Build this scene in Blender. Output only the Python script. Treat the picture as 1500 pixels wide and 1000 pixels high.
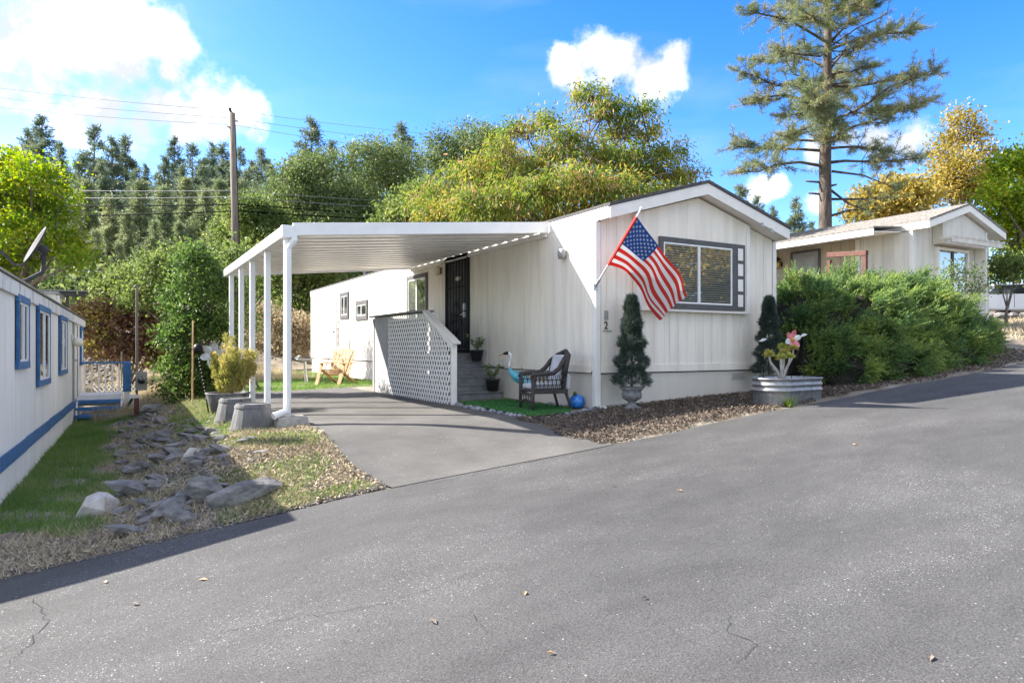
import bpy, bmesh, math, random
import numpy as np
from mathutils import Vector, Matrix, Euler
PI = math.pi
rnd = random.Random(7)
scene = bpy.context.scene
for o in list(bpy.data.objects): bpy.data.objects.remove(o)
C = scene.collection

# ------------------------------------------------------------ camera, sky, sun, exposure
CAMP = Vector((-6.465, -8.504, 0.987)); YAW = math.radians(30.14)
cam = bpy.data.cameras.new('camera'); cam.lens = 23.71; cam.sensor_width = 36
cam.shift_y = 8/1500; cam.clip_start = 0.1; cam.clip_end = 4000
co = bpy.data.objects.new('camera', cam); C.objects.link(co)
co.location = CAMP; co.rotation_euler = (PI/2, 0, -YAW); scene.camera = co
vs = scene.view_settings
vs.view_transform = 'Standard'; vs.look = 'None'; vs.gamma = 1; vs.use_curve_mapping = False
vs.exposure = 3.05
SUN = Vector((1, -0.92, -0.97)).normalized()           # the way the sunlight travels
SUN_EL = math.asin(-SUN.z); SUN_ROT = math.atan2(-SUN.x, -SUN.y)
sl = bpy.data.lights.new('sun', 'SUN'); sl.energy = 2.0; sl.angle = math.radians(0.55); sl.color = (1, .945, .86)
so = bpy.data.objects.new('sun', sl); C.objects.link(so); so.location = (-20, 20, 30)
so.rotation_euler = SUN.to_track_quat('-Z', 'Y').to_euler()

def pdir(px, py):                                       # a direction in the sky (used for the clouds' bearings)
    X = (px-750)/988; Z = -(py-508)/988; c, s = math.cos(YAW), math.sin(YAW)
    return Vector((c*X+s, -s*X+c, Z)).normalized()

w = bpy.data.worlds.new('World'); scene.world = w; w.use_nodes = True
nt = w.node_tree; nt.nodes.clear()
def N(tree, typ, **kw):
    n = tree.nodes.new(typ)
    for k, v in kw.items(): setattr(n, k, v)
    return n
def mth(tree, op, a, b=None, c=None, clamp=False):
    n = N(tree, 'ShaderNodeMath', operation=op, use_clamp=clamp)
    for i, v in enumerate((a, b, c)):
        if v is None: continue
        if isinstance(v, (int, float)): n.inputs[i].default_value = v
        else: tree.links.new(v, n.inputs[i])
    return n.outputs[0]
sky = N(nt, 'ShaderNodeTexSky', sky_type='NISHITA', sun_disc=False, sun_elevation=SUN_EL, sun_rotation=SUN_ROT,
        altitude=300, air_density=1.0, dust_density=.9, ozone_density=2.5)
hs = N(nt, 'ShaderNodeHueSaturation'); hs.inputs['Hue'].default_value = .517; hs.inputs['Saturation'].default_value = 1.42; hs.inputs['Value'].default_value = .34
nt.links.new(sky.outputs[0], hs.inputs['Color'])
tc = N(nt, 'ShaderNodeTexCoord')
ns = N(nt, 'ShaderNodeTexNoise'); ns.inputs['Scale'].default_value = 7; ns.inputs['Detail'].default_value = 9; ns.inputs['Roughness'].default_value = .62
nt.links.new(tc.outputs['Generated'], ns.inputs['Vector'])
ns2 = N(nt, 'ShaderNodeTexNoise'); ns2.inputs['Scale'].default_value = 26; ns2.inputs['Detail'].default_value = 7; ns2.inputs['Roughness'].default_value = .6
nt.links.new(tc.outputs['Generated'], ns2.inputs['Vector'])
blobs = []
for x, y, r in [(20,60,105),(95,45,90),(165,60,95),(225,58,62),(60,85,70),(180,100,70),(250,108,36),(-60,40,130),
                (150,165,60),(225,155,70),(290,158,62),(345,160,42),(110,178,38),(200,185,50),(270,190,40),
                (835,107,36),(878,88,42),(920,92,46),(950,104,46),(985,90,36),(960,118,30),(885,108,34),
                (1285,205,34),(1325,206,40),(1240,205,26),(1112,275,24),(1140,270,18),(1200,225,30),(1200,295,20)]:
    blobs.append((pdir(x, y), r/1050))
rr = random.Random(5)
for i in range(84):                                     # unseen cumulus added outside the view, larger and denser, to give neutral fill light
    az = rr.uniform(0.9, 5.1); el = rr.uniform(.15, 1.2); r0 = rr.uniform(.12, .27)
    for k in range(3):
        a = YAW + az + rr.uniform(-.1, .1); e = el + rr.uniform(-.02, .03)
        blobs.append((Vector((math.sin(a)*math.cos(e), math.cos(a)*math.cos(e), math.sin(e))), r0*rr.uniform(.6, 1)))
acc = None
for c, r in blobs:
    d = N(nt, 'ShaderNodeVectorMath', operation='DISTANCE'); nt.links.new(tc.outputs['Generated'], d.inputs[0]); d.inputs[1].default_value = c
    m = mth(nt, 'MULTIPLY_ADD', d.outputs['Value'], -1/r, 1.0)
    acc = m if acc is None else mth(nt, 'SMOOTH_MAX', acc, m, .12)
dens = mth(nt, 'ADD', acc, mth(nt, 'MULTIPLY', mth(nt, 'SUBTRACT', ns.outputs[0], .5), 2.3))
dens = mth(nt, 'ADD', dens, mth(nt, 'MULTIPLY', mth(nt, 'SUBTRACT', ns2.outputs[0], .5), 1.3))
mr = N(nt, 'ShaderNodeMapRange', interpolation_type='SMOOTHSTEP'); nt.links.new(dens, mr.inputs[0])
mr.inputs[1].default_value = .0; mr.inputs[2].default_value = .7
# thin high veil
vz = N(nt, 'ShaderNodeTexNoise'); vz.inputs['Scale'].default_value = 3.2; vz.inputs['Detail'].default_value = 6
mp = N(nt, 'ShaderNodeMapping'); mp.inputs['Scale'].default_value = (1, 1, 4); nt.links.new(tc.outputs['Generated'], mp.inputs[0]); nt.links.new(mp.outputs[0], vz.inputs['Vector'])
veil = N(nt, 'ShaderNodeMapRange'); nt.links.new(vz.outputs[0], veil.inputs[0]); veil.inputs[1].default_value = .5; veil.inputs[2].default_value = .85; veil.inputs[4].default_value = .16
alpha = mth(nt, 'MAXIMUM', mr.outputs[0], veil.outputs[0])
shade = N(nt, 'ShaderNodeMapRange'); nt.links.new(ns.outputs[0], shade.inputs[0]); shade.inputs[1].default_value = .4; shade.inputs[2].default_value = .8
cc = N(nt, 'ShaderNodeMix', data_type='RGBA'); nt.links.new(shade.outputs[0], cc.inputs[0])
cc.inputs[6].default_value = (.72, .76, .84, 1); cc.inputs[7].default_value = (2.2, 2.14, 2.04, 1)
mx = N(nt, 'ShaderNodeMix', data_type='RGBA'); nt.links.new(alpha, mx.inputs[0]); nt.links.new(hs.outputs[0], mx.inputs[6]); nt.links.new(cc.outputs[2], mx.inputs[7])
bg = N(nt, 'ShaderNodeBackground'); bg.inputs[1].default_value = .15
nt.links.new(mx.outputs[2], bg.inputs[0])
wo = N(nt, 'ShaderNodeOutputWorld'); nt.links.new(bg.outputs[0], wo.inputs[0])

# ------------------------------------------------------------ materials
def mat(name, c1, c2=None, scale=4, detail=6, rough=.7, metal=0, bump=0, bscale=40, stretch=(1,1,1), spec=.4,
        ramp=(.35,.65), transl=0, island=None, space='P', bdist=.01, spots=None, clear=0):
    m = bpy.data.materials.new(name); m.use_nodes = True; t = m.node_tree; t.nodes.clear()
    out = N(t, 'ShaderNodeOutputMaterial'); b = N(t, 'ShaderNodeBsdfPrincipled')
    b.inputs['Roughness'].default_value = rough; b.inputs['Metallic'].default_value = metal
    b.inputs['Specular IOR Level'].default_value = spec
    if clear: b.inputs['Coat Weight'].default_value = clear
    geo = N(t, 'ShaderNodeNewGeometry'); tcn = N(t, 'ShaderNodeTexCoord')
    src = geo.outputs['Position'] if space == 'P' else tcn.outputs['Object']
    mpn = N(t, 'ShaderNodeMapping'); mpn.inputs['Scale'].default_value = stretch; t.links.new(src, mpn.inputs[0]); src = mpn.outputs[0]
    col = None
    if island:
        r = N(t, 'ShaderNodeValToRGB'); cr = r.color_ramp
        while len(cr.elements) < len(island): cr.elements.new(.5)
        for i, (p, c) in enumerate(island): cr.elements[i].position = p; cr.elements[i].color = (*c, 1)
        nz = N(t, 'ShaderNodeTexNoise'); nz.inputs['Scale'].default_value = scale; nz.inputs['Detail'].default_value = 3; t.links.new(src, nz.inputs['Vector'])
        f = mth(t, 'ADD', mth(t, 'MULTIPLY', geo.outputs['Random Per Island'], .55), mth(t, 'MULTIPLY', mth(t, 'SUBTRACT', nz.outputs[0], .28), 1.05), clamp=True)
        t.links.new(f, r.inputs[0]); col = r.outputs[0]
    elif c2 is not None:
        nz = N(t, 'ShaderNodeTexNoise'); nz.inputs['Scale'].default_value = scale; nz.inputs['Detail'].default_value = detail; nz.inputs['Roughness'].default_value = .6
        t.links.new(src, nz.inputs['Vector'])
        r = N(t, 'ShaderNodeValToRGB'); r.color_ramp.elements[0].position = ramp[0]; r.color_ramp.elements[1].position = ramp[1]
        r.color_ramp.elements[0].color = (*c1, 1); r.color_ramp.elements[1].color = (*c2, 1)
        t.links.new(nz.outputs[0], r.inputs[0]); col = r.outputs[0]
    if spots and col is not None:                       # (scale, amount 0-1, colour, patch scale)
        sc_, amt, c3, ps = spots
        vo = N(t, 'ShaderNodeTexVoronoi'); vo.inputs['Scale'].default_value = sc_; t.links.new(geo.outputs['Position'], vo.inputs['Vector'])
        sep = N(t, 'ShaderNodeSeparateColor'); t.links.new(vo.outputs['Color'], sep.inputs[0])
        pn = N(t, 'ShaderNodeTexNoise'); pn.inputs['Scale'].default_value = ps; pn.inputs['Detail'].default_value = 5; t.links.new(src, pn.inputs['Vector'])
        thr = mth(t, 'MULTIPLY_ADD', pn.outputs[0], amt*2.6, -amt*.95)
        on = mth(t, 'LESS_THAN', sep.outputs[0], thr); inside = mth(t, 'LESS_THAN', vo.outputs['Distance'], .42)
        mm = N(t, 'ShaderNodeMix', data_type='RGBA'); t.links.new(mth(t, 'MULTIPLY', mth(t, 'MULTIPLY', on, inside), .75), mm.inputs[0]); t.links.new(col, mm.inputs[6]); mm.inputs[7].default_value = (*c3, 1); col = mm.outputs[2]
    if col is None: b.inputs['Base Color'].default_value = (*c1, 1)
    else: t.links.new(col, b.inputs['Base Color'])
    if bump:
        bn = N(t, 'ShaderNodeTexNoise'); bn.inputs['Scale'].default_value = bscale; bn.inputs['Detail'].default_value = 5; t.links.new(src, bn.inputs['Vector'])
        bp = N(t, 'ShaderNodeBump'); bp.inputs['Strength'].default_value = bump; bp.inputs['Distance'].default_value = bdist
        t.links.new(bn.outputs[0], bp.inputs['Height']); t.links.new(bp.outputs[0], b.inputs['Normal'])
    sh = b.outputs[0]
    if transl:
        tr = N(t, 'ShaderNodeBsdfTranslucent')
        if col is None: tr.inputs[0].default_value = (*c1, 1)
        else:
            br = N(t, 'ShaderNodeHueSaturation'); br.inputs['Value'].default_value = 1.5; br.inputs['Saturation'].default_value = 1.1; t.links.new(col, br.inputs['Color']); t.links.new(br.outputs[0], tr.inputs[0])
        ms = N(t, 'ShaderNodeMixShader'); ms.inputs[0].default_value = transl; t.links.new(sh, ms.inputs[1]); t.links.new(tr.outputs[0], ms.inputs[2]); sh = ms.outputs[0]
    t.links.new(sh, out.inputs[0])
    return m

M = {}
M['siding'] = mat('white_siding', (.65,.59,.495), (.84,.775,.675), 2.4, 9, .6, stretch=(2.6,2.6,.22), ramp=(.22,.56), bump=.15, bscale=60)
M['trim'] = mat('white_trim', (.74,.71,.66), (.8,.77,.72), 5, 4, .5, bump=.08, bscale=50)
M['skirt'] = mat('skirting_paint', (.62,.57,.49), (.7,.65,.57), 2, 6, .7, stretch=(1,1,.3), bump=.1)
M['shingle'] = mat('dark_shingle', (.05,.05,.05), (.11,.1,.1), 30, 4, .9, bump=.4, bscale=80)
M['shingle2'] = mat('pale_shingle', (.15,.14,.13), (.28,.26,.24), 14, 5, .9, bump=.4, bscale=50)
M['charcoal'] = mat('charcoal_trim', (.075,.073,.075), (.1,.098,.1), 8, 3, .6)
M['alum'] = mat('white_aluminium', (.7,.7,.7), (.8,.8,.79), 2, 3, .35, spec=.5)
M['bare'] = mat('bare_aluminium', (.55,.56,.57), None, rough=.35, metal=.8)
M['glass'] = mat('window_glass', (.02,.025,.03), None, rough=.03, spec=.9)
M['dark'] = mat('dark_interior', (.02,.02,.022), None, rough=.9)
M['blind'] = mat('blind_slat', (.36,.36,.34), None, rough=.5)
M['grey'] = mat('grey_deck_paint', (.17,.17,.175), (.24,.24,.245), 6, 6, .7, stretch=(1,6,1), bump=.15, bscale=30)
M['greypanel'] = mat('grey_panel_paint', (.27,.27,.27), (.34,.335,.33), 3, 5, .65, bump=.1)
M['lattice'] = mat('lattice_paint', (.76,.74,.7), (.82,.8,.76), 9, 4, .6)
M['iron'] = mat('black_iron', (.01,.01,.011), (.018,.018,.02), 20, 3, .5, spec=.2)
M['screen'] = mat('door_screen', (.06,.06,.063), (.1,.1,.104), 6, 3, .6)
M['blue'] = mat('blue_paint', (.025,.11,.27), (.05,.17,.36), 6, 5, .55, bump=.1)
M['siding2'] = mat('white_metal_siding', (.68,.66,.63), (.78,.76,.73), 2.5, 6, .5, stretch=(1,1,.15))
M['fascia2'] = mat('stained_fascia', (.2,.2,.19), (.68,.68,.67), 4, 9, .7, ramp=(.2,.5), stretch=(1,1,.5))
M['siding3'] = mat('cream_siding', (.6,.57,.51), (.72,.69,.63), 3, 6, .65, stretch=(1,1,.2), bump=.15, bscale=50)
M['tan'] = mat('tan_siding', (.42,.36,.27), (.52,.45,.35), 3, 6, .7, stretch=(1,1,.2))
M['concrete'] = mat('concrete', (.26,.24,.21), (.4,.38,.34), 12, 8, .9, bump=.4, bscale=40)
def asphaltmat():
    m = bpy.data.materials.new('road_asphalt'); m.use_nodes = True; t = m.node_tree; t.nodes.clear(); o = N(t,'ShaderNodeOutputMaterial'); b = N(t,'ShaderNodeBsdfPrincipled')
    b.inputs['Roughness'].default_value = .9; b.inputs['Specular IOR Level'].default_value = .3; g = N(t,'ShaderNodeNewGeometry').outputs['Position']
    def noise(sc, det, stretch=(1,1,1), rough=.6):
        q = N(t,'ShaderNodeMapping'); q.inputs['Scale'].default_value = stretch; t.links.new(g, q.inputs[0]); n = N(t,'ShaderNodeTexNoise'); n.inputs['Scale'].default_value = sc; n.inputs['Detail'].default_value = det; n.inputs['Roughness'].default_value = rough; t.links.new(q.outputs[0], n.inputs['Vector']); return n.outputs[0]
    def rng_(v, a, b_, c=0., d=1.):
        q = N(t,'ShaderNodeMapRange'); t.links.new(v, q.inputs[0]); [setattr(q.inputs[i+1],'default_value',x) for i, x in enumerate((a,b_,c,d))]; return q.outputs[0]
    big = noise(.55,6,(.35,1,1)); mid = noise(3.2,8,(.6,1,1)); grain = noise(95,4); wear = noise(.9,7,(.5,1.2,1),.65)
    val = mth(t,'ADD', rng_(big,.3,.7,.055,.08), rng_(mid,.3,.7,-.009,.011))
    val = mth(t,'MULTIPLY', val, rng_(grain,.3,.7,.5,1.5))
    def chips(sc, thr_lo, thr_hi):
        vo = N(t,'ShaderNodeTexVoronoi'); vo.inputs['Scale'].default_value = sc; t.links.new(g, vo.inputs['Vector']); se = N(t,'ShaderNodeSeparateColor'); t.links.new(vo.outputs['Color'], se.inputs[0])
        on = mth(t,'LESS_THAN', se.outputs[0], rng_(wear, .5,.66,thr_lo,thr_hi)); size = mth(t,'MULTIPLY_ADD', se.outputs[1], .3, .12); return mth(t,'MULTIPLY', mth(t,'MULTIPLY', on, mth(t,'LESS_THAN', vo.outputs['Distance'], size)), rng_(se.outputs[2],0,1,.25,1))
    c = mth(t,'ADD', mth(t,'MULTIPLY', chips(75,.014,.3), .26), mth(t,'MULTIPLY', chips(150,.05,.9), .16))
    val = mth(t,'ADD', val, c); col = N(t,'ShaderNodeCombineColor')
    for i, k in enumerate((1.02,1.0,.965)): t.links.new(mth(t,'MULTIPLY', val, k), col.inputs[i])
    t.links.new(col.outputs[0], b.inputs['Base Color']); bp = N(t,'ShaderNodeBump'); bp.inputs['Strength'].default_value = .7; bp.inputs['Distance'].default_value = .006; t.links.new(grain, bp.inputs['Height']); t.links.new(bp.outputs[0], b.inputs['Normal'])
    t.links.new(b.outputs[0], o.inputs[0]); M['asphalt'] = m
asphaltmat()
M['asphalt2'] = mat('driveway_asphalt', (.078,.075,.07), (.118,.113,.105), 1.3, 11, .92, bump=.8, bscale=110, bdist=.008, spots=(70,.03,(.35,.33,.3),1.2))
M['crack'] = mat('crack_tar', (.03,.03,.03), None, rough=.95)
M['soil'] = mat('soil', (.13,.1,.07), (.3,.26,.2), 2.2, 10, .95, bump=.6, bscale=25, bdist=.03)
M['gravel'] = mat('gravel', (.2,.19,.17), None, island=[(0,(.05,.046,.042)),(.4,(.13,.115,.1)),(.75,(.22,.195,.17)),(1,(.42,.39,.35))], scale=3, rough=.9)
M['mulch'] = mat('wood_chips', (.2,.15,.1), None, island=[(0,(.03,.025,.023)),(.4,(.09,.07,.055)),(.75,(.22,.17,.125)),(1,(.46,.38,.3))], scale=8, rough=.9)
M['litter'] = mat('leaf_litter', (.3,.25,.18), None, island=[(0,(.14,.11,.07)),(.35,(.3,.24,.16)),(.7,(.44,.37,.26)),(1,(.6,.53,.42))], scale=3, rough=.9)
M['rock'] = mat('slate_rock', (.085,.082,.08), (.25,.24,.225), 6, 10, .85, bump=.6, bscale=18, bdist=.02, stretch=(1,1,2.2))
M['rockpale'] = mat('pale_boulder', (.36,.33,.29), (.55,.52,.48), 7, 8, .85, bump=.5, bscale=22, bdist=.015)
M['pebble'] = mat('bed_stone', (.13,.135,.15), (.34,.35,.38), 14, 4, .85)
M['turf'] = mat('green_turf', (.03,.12,.03), None, island=[(0,(.02,.09,.02)),(.6,(.045,.17,.04)),(1,(.08,.24,.07))], scale=4, rough=.8)
M['grass'] = mat('grass', (.06,.12,.02), None, island=[(0,(.05,.11,.015)),(.5,(.1,.19,.03)),(.8,(.2,.27,.06)),(1,(.33,.33,.12))], scale=.9, rough=.7, transl=.35)
M['lawn'] = mat('lawn_grass', (.06,.14,.02), None, island=[(0,(.06,.13,.03)),(.5,(.13,.23,.05)),(.85,(.24,.31,.1)),(1,(.36,.36,.17))], scale=.9, rough=.7, transl=.35)
M['dry'] = mat('dry_grass', (.4,.33,.2), None, island=[(0,(.25,.19,.11)),(.5,(.42,.35,.22)),(1,(.62,.55,.4))], scale=2, rough=.8, transl=.25)
M['bark'] = mat('bark', (.09,.07,.055), (.22,.18,.15), 9, 8, .95, bump=.8, bscale=16, bdist=.05, stretch=(1,1,.25))
M['pinebark'] = mat('pine_bark', (.05,.04,.034), (.17,.135,.11), 5, 8, .95, bump=.9, bscale=9, bdist=.06, stretch=(1,1,.3))
M['polewood'] = mat('weathered_pole', (.11,.09,.075), (.24,.2,.165), 6, 8, .9, stretch=(2,2,.12), bump=.4)
M['wire'] = mat('black_wire', (.006,.006,.006), None, rough=.8, spec=.05)
M['wirep'] = mat('grey_wire', (.25,.25,.26), None, rough=.5)
M['white'] = mat('white_plastic', (.75,.75,.75), None, rough=.4)
M['dishgrey'] = mat('dish_grey', (.05,.05,.052), (.065,.065,.067), 8, 4, .7, spec=.15)
M['galv'] = mat('galvanised_steel', (.22,.225,.235), (.36,.365,.375), 14, 6, .45, metal=.7)
M['tub'] = mat('weathered_tub', (.09,.09,.092), (.19,.19,.192), 10, 7, .75, stretch=(1,1,.25), bump=.25)
M['wicker'] = mat('brown_wicker', (.02,.017,.016), (.065,.055,.05), 60, 3, .7, bump=.6, bscale=140, bdist=.004)
M['cushion'] = mat('pale_cushion', (.42,.42,.44), (.52,.52,.54), 8, 4, .85, bump=.2, bscale=12, bdist=.02)
M['cedar'] = mat('cedar_wood', (.42,.26,.12), (.62,.42,.22), 5, 6, .65, stretch=(1,6,1))
M['teal'] = mat('teal_glaze', (.02,.22,.33), (.1,.48,.58), 30, 3, .3, spec=.7)
M['bluepl'] = mat('blue_ornament', (.01,.12,.55), (.05,.3,.75), 35, 3, .25, spec=.7)
M['blackpl'] = mat('black_pot', (.018,.018,.02), (.03,.03,.032), 10, 3, .5)
M['urn'] = mat('stone_urn', (.13,.13,.13), (.25,.25,.245), 16, 6, .7, bump=.3, bscale=60)
M['pink'] = mat('pink_metal_petal', (.5,.1,.13), (.72,.3,.3), 14, 4, .5)
M['silver'] = mat('silver_metal_petal', (.5,.5,.5), (.72,.72,.72), 10, 3, .35, metal=.4)
M['orange'] = mat('orange_centre', (.6,.25,.03), None, rough=.5)
M['brass'] = mat('lamp_brass', (.45,.3,.1), None, rough=.35, metal=.7)
M['lampglass'] = mat('lamp_glass', (.75,.7,.6), None, rough=.2)
M['red'] = mat('flag_red', (.72,.075,.06), None, rough=.8, transl=.4)
M['fwhite'] = mat('flag_white', (.84,.84,.85), None, rough=.8, transl=.4)
M['fblue'] = mat('flag_blue', (.025,.12,.4), None, rough=.8, transl=.35)
M['redwood'] = mat('red_brown_paint', (.075,.022,.015), (.12,.04,.025), 9, 4, .6)
M['carwhite'] = mat('white_car_paint', (.75,.76,.78), None, rough=.25, clear=.6)
M['tyre'] = mat('tyre_rubber', (.02,.02,.02), None, rough=.8)
M['taillight'] = mat('tail_light', (.45,.01,.015), None, rough=.2)
M['curtain'] = mat('beige_curtain', (.5,.4,.3), (.62,.52,.42), 12, 3, .9, stretch=(8,8,.2))
# foliage (leaf colours vary leaf by leaf)
def leafmat(name, stops, scale=1.2, transl=.4, rough=.55): M[name] = mat(name, stops[0][1], None, island=stops, scale=scale, rough=rough, transl=transl, spec=.25)
leafmat('juniper', [(0,(.035,.08,.045)),(.3,(.08,.155,.07)),(.58,(.19,.28,.08)),(1,(.5,.52,.13))], 2.2, .45)
leafmat('conifer', [(0,(0.063,0.098,0.063)),(.5,(0.126,0.168,0.098)),(1,(0.252,0.28,0.168))], .25, .3)
leafmat('conifer2', [(0,(0.1,0.138,0.075)),(.5,(0.175,0.213,0.106)),(1,(0.338,0.338,0.175))], .25, .35)
leafmat('pine', [(0,(0.0725,0.109,0.058)),(.4,(0.145,0.189,0.087)),(.7,(0.275,0.29,0.145)),(.88,(0.392,0.29,0.145)),(1,(0.493,0.304,0.16))], .8, .3)
leafmat('yellowgreen', [(0,(.07,.14,.015)),(.45,(.15,.24,.02)),(.8,(.33,.35,.03)),(1,(.46,.4,.05))], .9, .45)
leafmat('silk', [(0,(.06,.11,.025)),(.4,(.13,.2,.035)),(.65,(.26,.27,.05)),(.82,(.36,.27,.07)),(.93,(.38,.2,.08)),(1,(.45,.27,.15))], .55, .45)
leafmat('pod', [(0,(0.308,0.168,0.084)),(.6,(0.56,0.336,0.196)),(1,(0.7,0.476,0.308))], 1, .3)
leafmat('broad', [(0,(0.0543,0.0853,0.0341)),(.5,(0.124,0.171,0.062)),(.85,(0.232,0.271,0.101)),(1,(0.388,0.388,0.171))], .45, .35)
leafmat('broad2', [(0,(0.0585,0.091,0.0325)),(.5,(0.137,0.189,0.052)),(.85,(0.26,0.299,0.091)),(1,(0.442,0.416,0.156))], .5, .4)
leafmat('shrub', [(0,(.04,.07,.02)),(.5,(.085,.145,.035)),(.85,(.17,.235,.06)),(1,(.33,.34,.1))], 1.2, .4)
leafmat('bramble', [(0,(0.063,0.035,0.035)),(.4,(0.14,0.07,0.049)),(.65,(0.224,0.154,0.056)),(.85,(0.308,0.308,0.063)),(1,(0.56,0.182,0.07))], .7, .3)
leafmat('gold', [(0,(.16,.15,.04)),(.45,(.32,.26,.06)),(1,(.52,.38,.11))], .9, .4)
leafmat('topiary', [(0,(.03,.045,.04)),(.5,(.06,.085,.07)),(.85,(.11,.15,.1)),(1,(.24,.28,.14))], 9, .2)
leafmat('dwarf', [(0,(0.168,0.182,0.042)),(.4,(0.308,0.308,0.084)),(.75,(0.504,0.434,0.168)),(1,(0.63,0.35,0.112))], 2.5, .35)
leafmat('succulent', [(0,(0.168,0.224,0.042)),(.5,(0.392,0.42,0.084)),(1,(0.56,0.308,0.14))], 6, .2)
leafmat('potplant', [(0,(0.07,0.126,0.042)),(.6,(0.182,0.266,0.112)),(1,(0.56,0.588,0.42))], 9, .3)
leafmat('brush', [(0,(0.168,0.134,0.084)),(.5,(0.336,0.269,0.168)),(1,(0.571,0.487,0.319))], .6, .3)

# ------------------------------------------------------------ mesh helpers
class MB:
    def __init__(s): s.v = []; s.f = []; s.mi = []
    def add(s, vs_, fs, mi=0):
        o = len(s.v); s.v += [tuple(p) for p in vs_]; s.f += [tuple(i+o for i in f) for f in fs]; s.mi += [mi]*len(fs); return s
    def box(s, x0, x1, y0, y1, z0, z1, mi=0):
        return s.add([(x0,y0,z0),(x1,y0,z0),(x1,y1,z0),(x0,y1,z0),(x0,y0,z1),(x1,y0,z1),(x1,y1,z1),(x0,y1,z1)],
                     [(0,3,2,1),(4,5,6,7),(0,1,5,4),(1,2,6,5),(2,3,7,6),(3,0,4,7)], mi)
    def bar(s, a, b, w, h, up=(0,0,1), mi=0):           # a box from point a to point b
        a = Vector(a); b = Vector(b); d = (b-a).normalized(); up = Vector(up)
        if abs(d.dot(up)) > .98: up = Vector((0,1,0)) if abs(d.y) < .9 else Vector((1,0,0))
        x = d.cross(up).normalized()*w/2; y = x.cross(d).normalized()*h/2
        return s.add([a-x-y,a+x-y,a+x+y,a-x+y,b-x-y,b+x-y,b+x+y,b-x+y],
                     [(0,1,2,3),(4,7,6,5),(0,4,5,1),(1,5,6,2),(2,6,7,3),(3,7,4,0)], mi)
    def tube(s, pts, r, n=8, mi=0, caps=True):
        pts = [Vector(p) for p in pts]; k = len(pts)
        rs = r if isinstance(r, (list, tuple)) else [r]*k
        o = len(s.v); ref = None
        for i, p in enumerate(pts):
            d = (pts[min(i+1,k-1)]-pts[max(i-1,0)]).normalized()
            if ref is None: ref = d.orthogonal().normalized()
            ref = (ref-d*ref.dot(d)); ref = ref.normalized() if ref.length > 1e-6 else d.orthogonal().normalized()
            q = d.cross(ref)
            for j in range(n):
                a = 2*PI*j/n; s.v.append(tuple(p+(ref*math.cos(a)+q*math.sin(a))*rs[i]))
        fs = [(o+i*n+j, o+i*n+(j+1)%n, o+(i+1)*n+(j+1)%n, o+(i+1)*n+j) for i in range(k-1) for j in range(n)]
        if caps: fs += [tuple(o+j for j in reversed(range(n))), tuple(o+(k-1)*n+j for j in range(n))]
        s.f += fs; s.mi += [mi]*len(fs); return s
    def lathe(s, prof, n=20, sx=1, sy=1, c=(0,0,0), mi=0, flute=0, nfl=0):  # prof: (radius, z)
        o = len(s.v)
        for r, z in prof:
            for j in range(n):
                a = 2*PI*j/n; k = r*(1+(flute*math.cos(nfl*a) if nfl else 0)); s.v.append((c[0]+k*sx*math.cos(a), c[1]+k*sy*math.sin(a), c[2]+z))
        fs = [(o+i*n+j, o+i*n+(j+1)%n, o+(i+1)*n+(j+1)%n, o+(i+1)*n+j) for i in range(len(prof)-1) for j in range(n)]
        fs += [tuple(o+j for j in reversed(range(n))), tuple(o+(len(prof)-1)*n+j for j in range(n))]
        s.f += fs; s.mi += [mi]*len(fs); return s
    def prism(s, poly, ax, a0, a1, mi=0):               # poly in the other two axes, extruded along ax
        n = len(poly)
        def P(p, a): return (a,p[0],p[1]) if ax == 0 else (p[0],a,p[1]) if ax == 1 else (p[0],p[1],a)
        return s.add([P(p,a0) for p in poly]+[P(p,a1) for p in poly],
                     [tuple(reversed(range(n))), tuple(range(n,2*n))]+[(i,(i+1)%n,n+(i+1)%n,n+i) for i in range(n)], mi)
    def mesh(s, name, mats, smooth=False, fix=True):
        me = bpy.data.meshes.new(name); me.from_pydata(s.v, [], s.f)
        for m in (mats if isinstance(mats, (list, tuple)) else [mats]): me.materials.append(M[m] if isinstance(m, str) else m)
        if any(s.mi): me.polygons.foreach_set('material_index', s.mi)
        if fix and len(s.f) < 60000:
            b = bmesh.new(); b.from_mesh(me); bmesh.ops.recalc_face_normals(b, faces=b.faces); b.to_mesh(me); b.free()
        if smooth: me.polygons.foreach_set('use_smooth', [True]*len(me.polygons))
        me.update(); return me
def obj(name, me, parent=None, loc=(0,0,0), rot=(0,0,0), scale=(1,1,1), bevel=0, smooth=False):
    if isinstance(me, MB): raise TypeError
    o = bpy.data.objects.new(name, me); C.objects.link(o); o.location = loc; o.rotation_euler = rot; o.scale = scale
    if parent: o.parent = parent
    if bevel:
        md = o.modifiers.new('bevel', 'BEVEL'); md.width = bevel; md.segments = 2; md.limit_method = 'ANGLE'
    return o
def part(name, mb, m, parent, bevel=0, smooth=False, **kw): return obj(name, mb.mesh(name, m, smooth), parent, bevel=bevel, **kw)
def tag(o, label, cat, group=None):
    o['label'] = label; o['category'] = cat
    if group: o['group'] = group
    return o
def thing(name, label, cat, loc=(0,0,0), rz=0, group=None):
    o = bpy.data.objects.new(name, None); C.objects.link(o); o.location = loc; o.rotation_euler = (0,0,rz); o.empty_display_size = .2
    return tag(o, label, cat, group)
def struct(name, mb, m, parent=None, smooth=False):
    o = obj(name, mb.mesh(name, m, smooth), parent)
    if not parent: o['kind'] = 'structure'
    return o
def stuff(o, label=None, cat=None):
    o['kind'] = 'stuff'
    if label: o['label'] = label; o['category'] = cat
    return o
def copy_tree(o, parent=None):
    c = o.copy(); C.objects.link(c); c.parent = parent
    for ch in o.children: copy_tree(ch, c)
    return c
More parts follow.
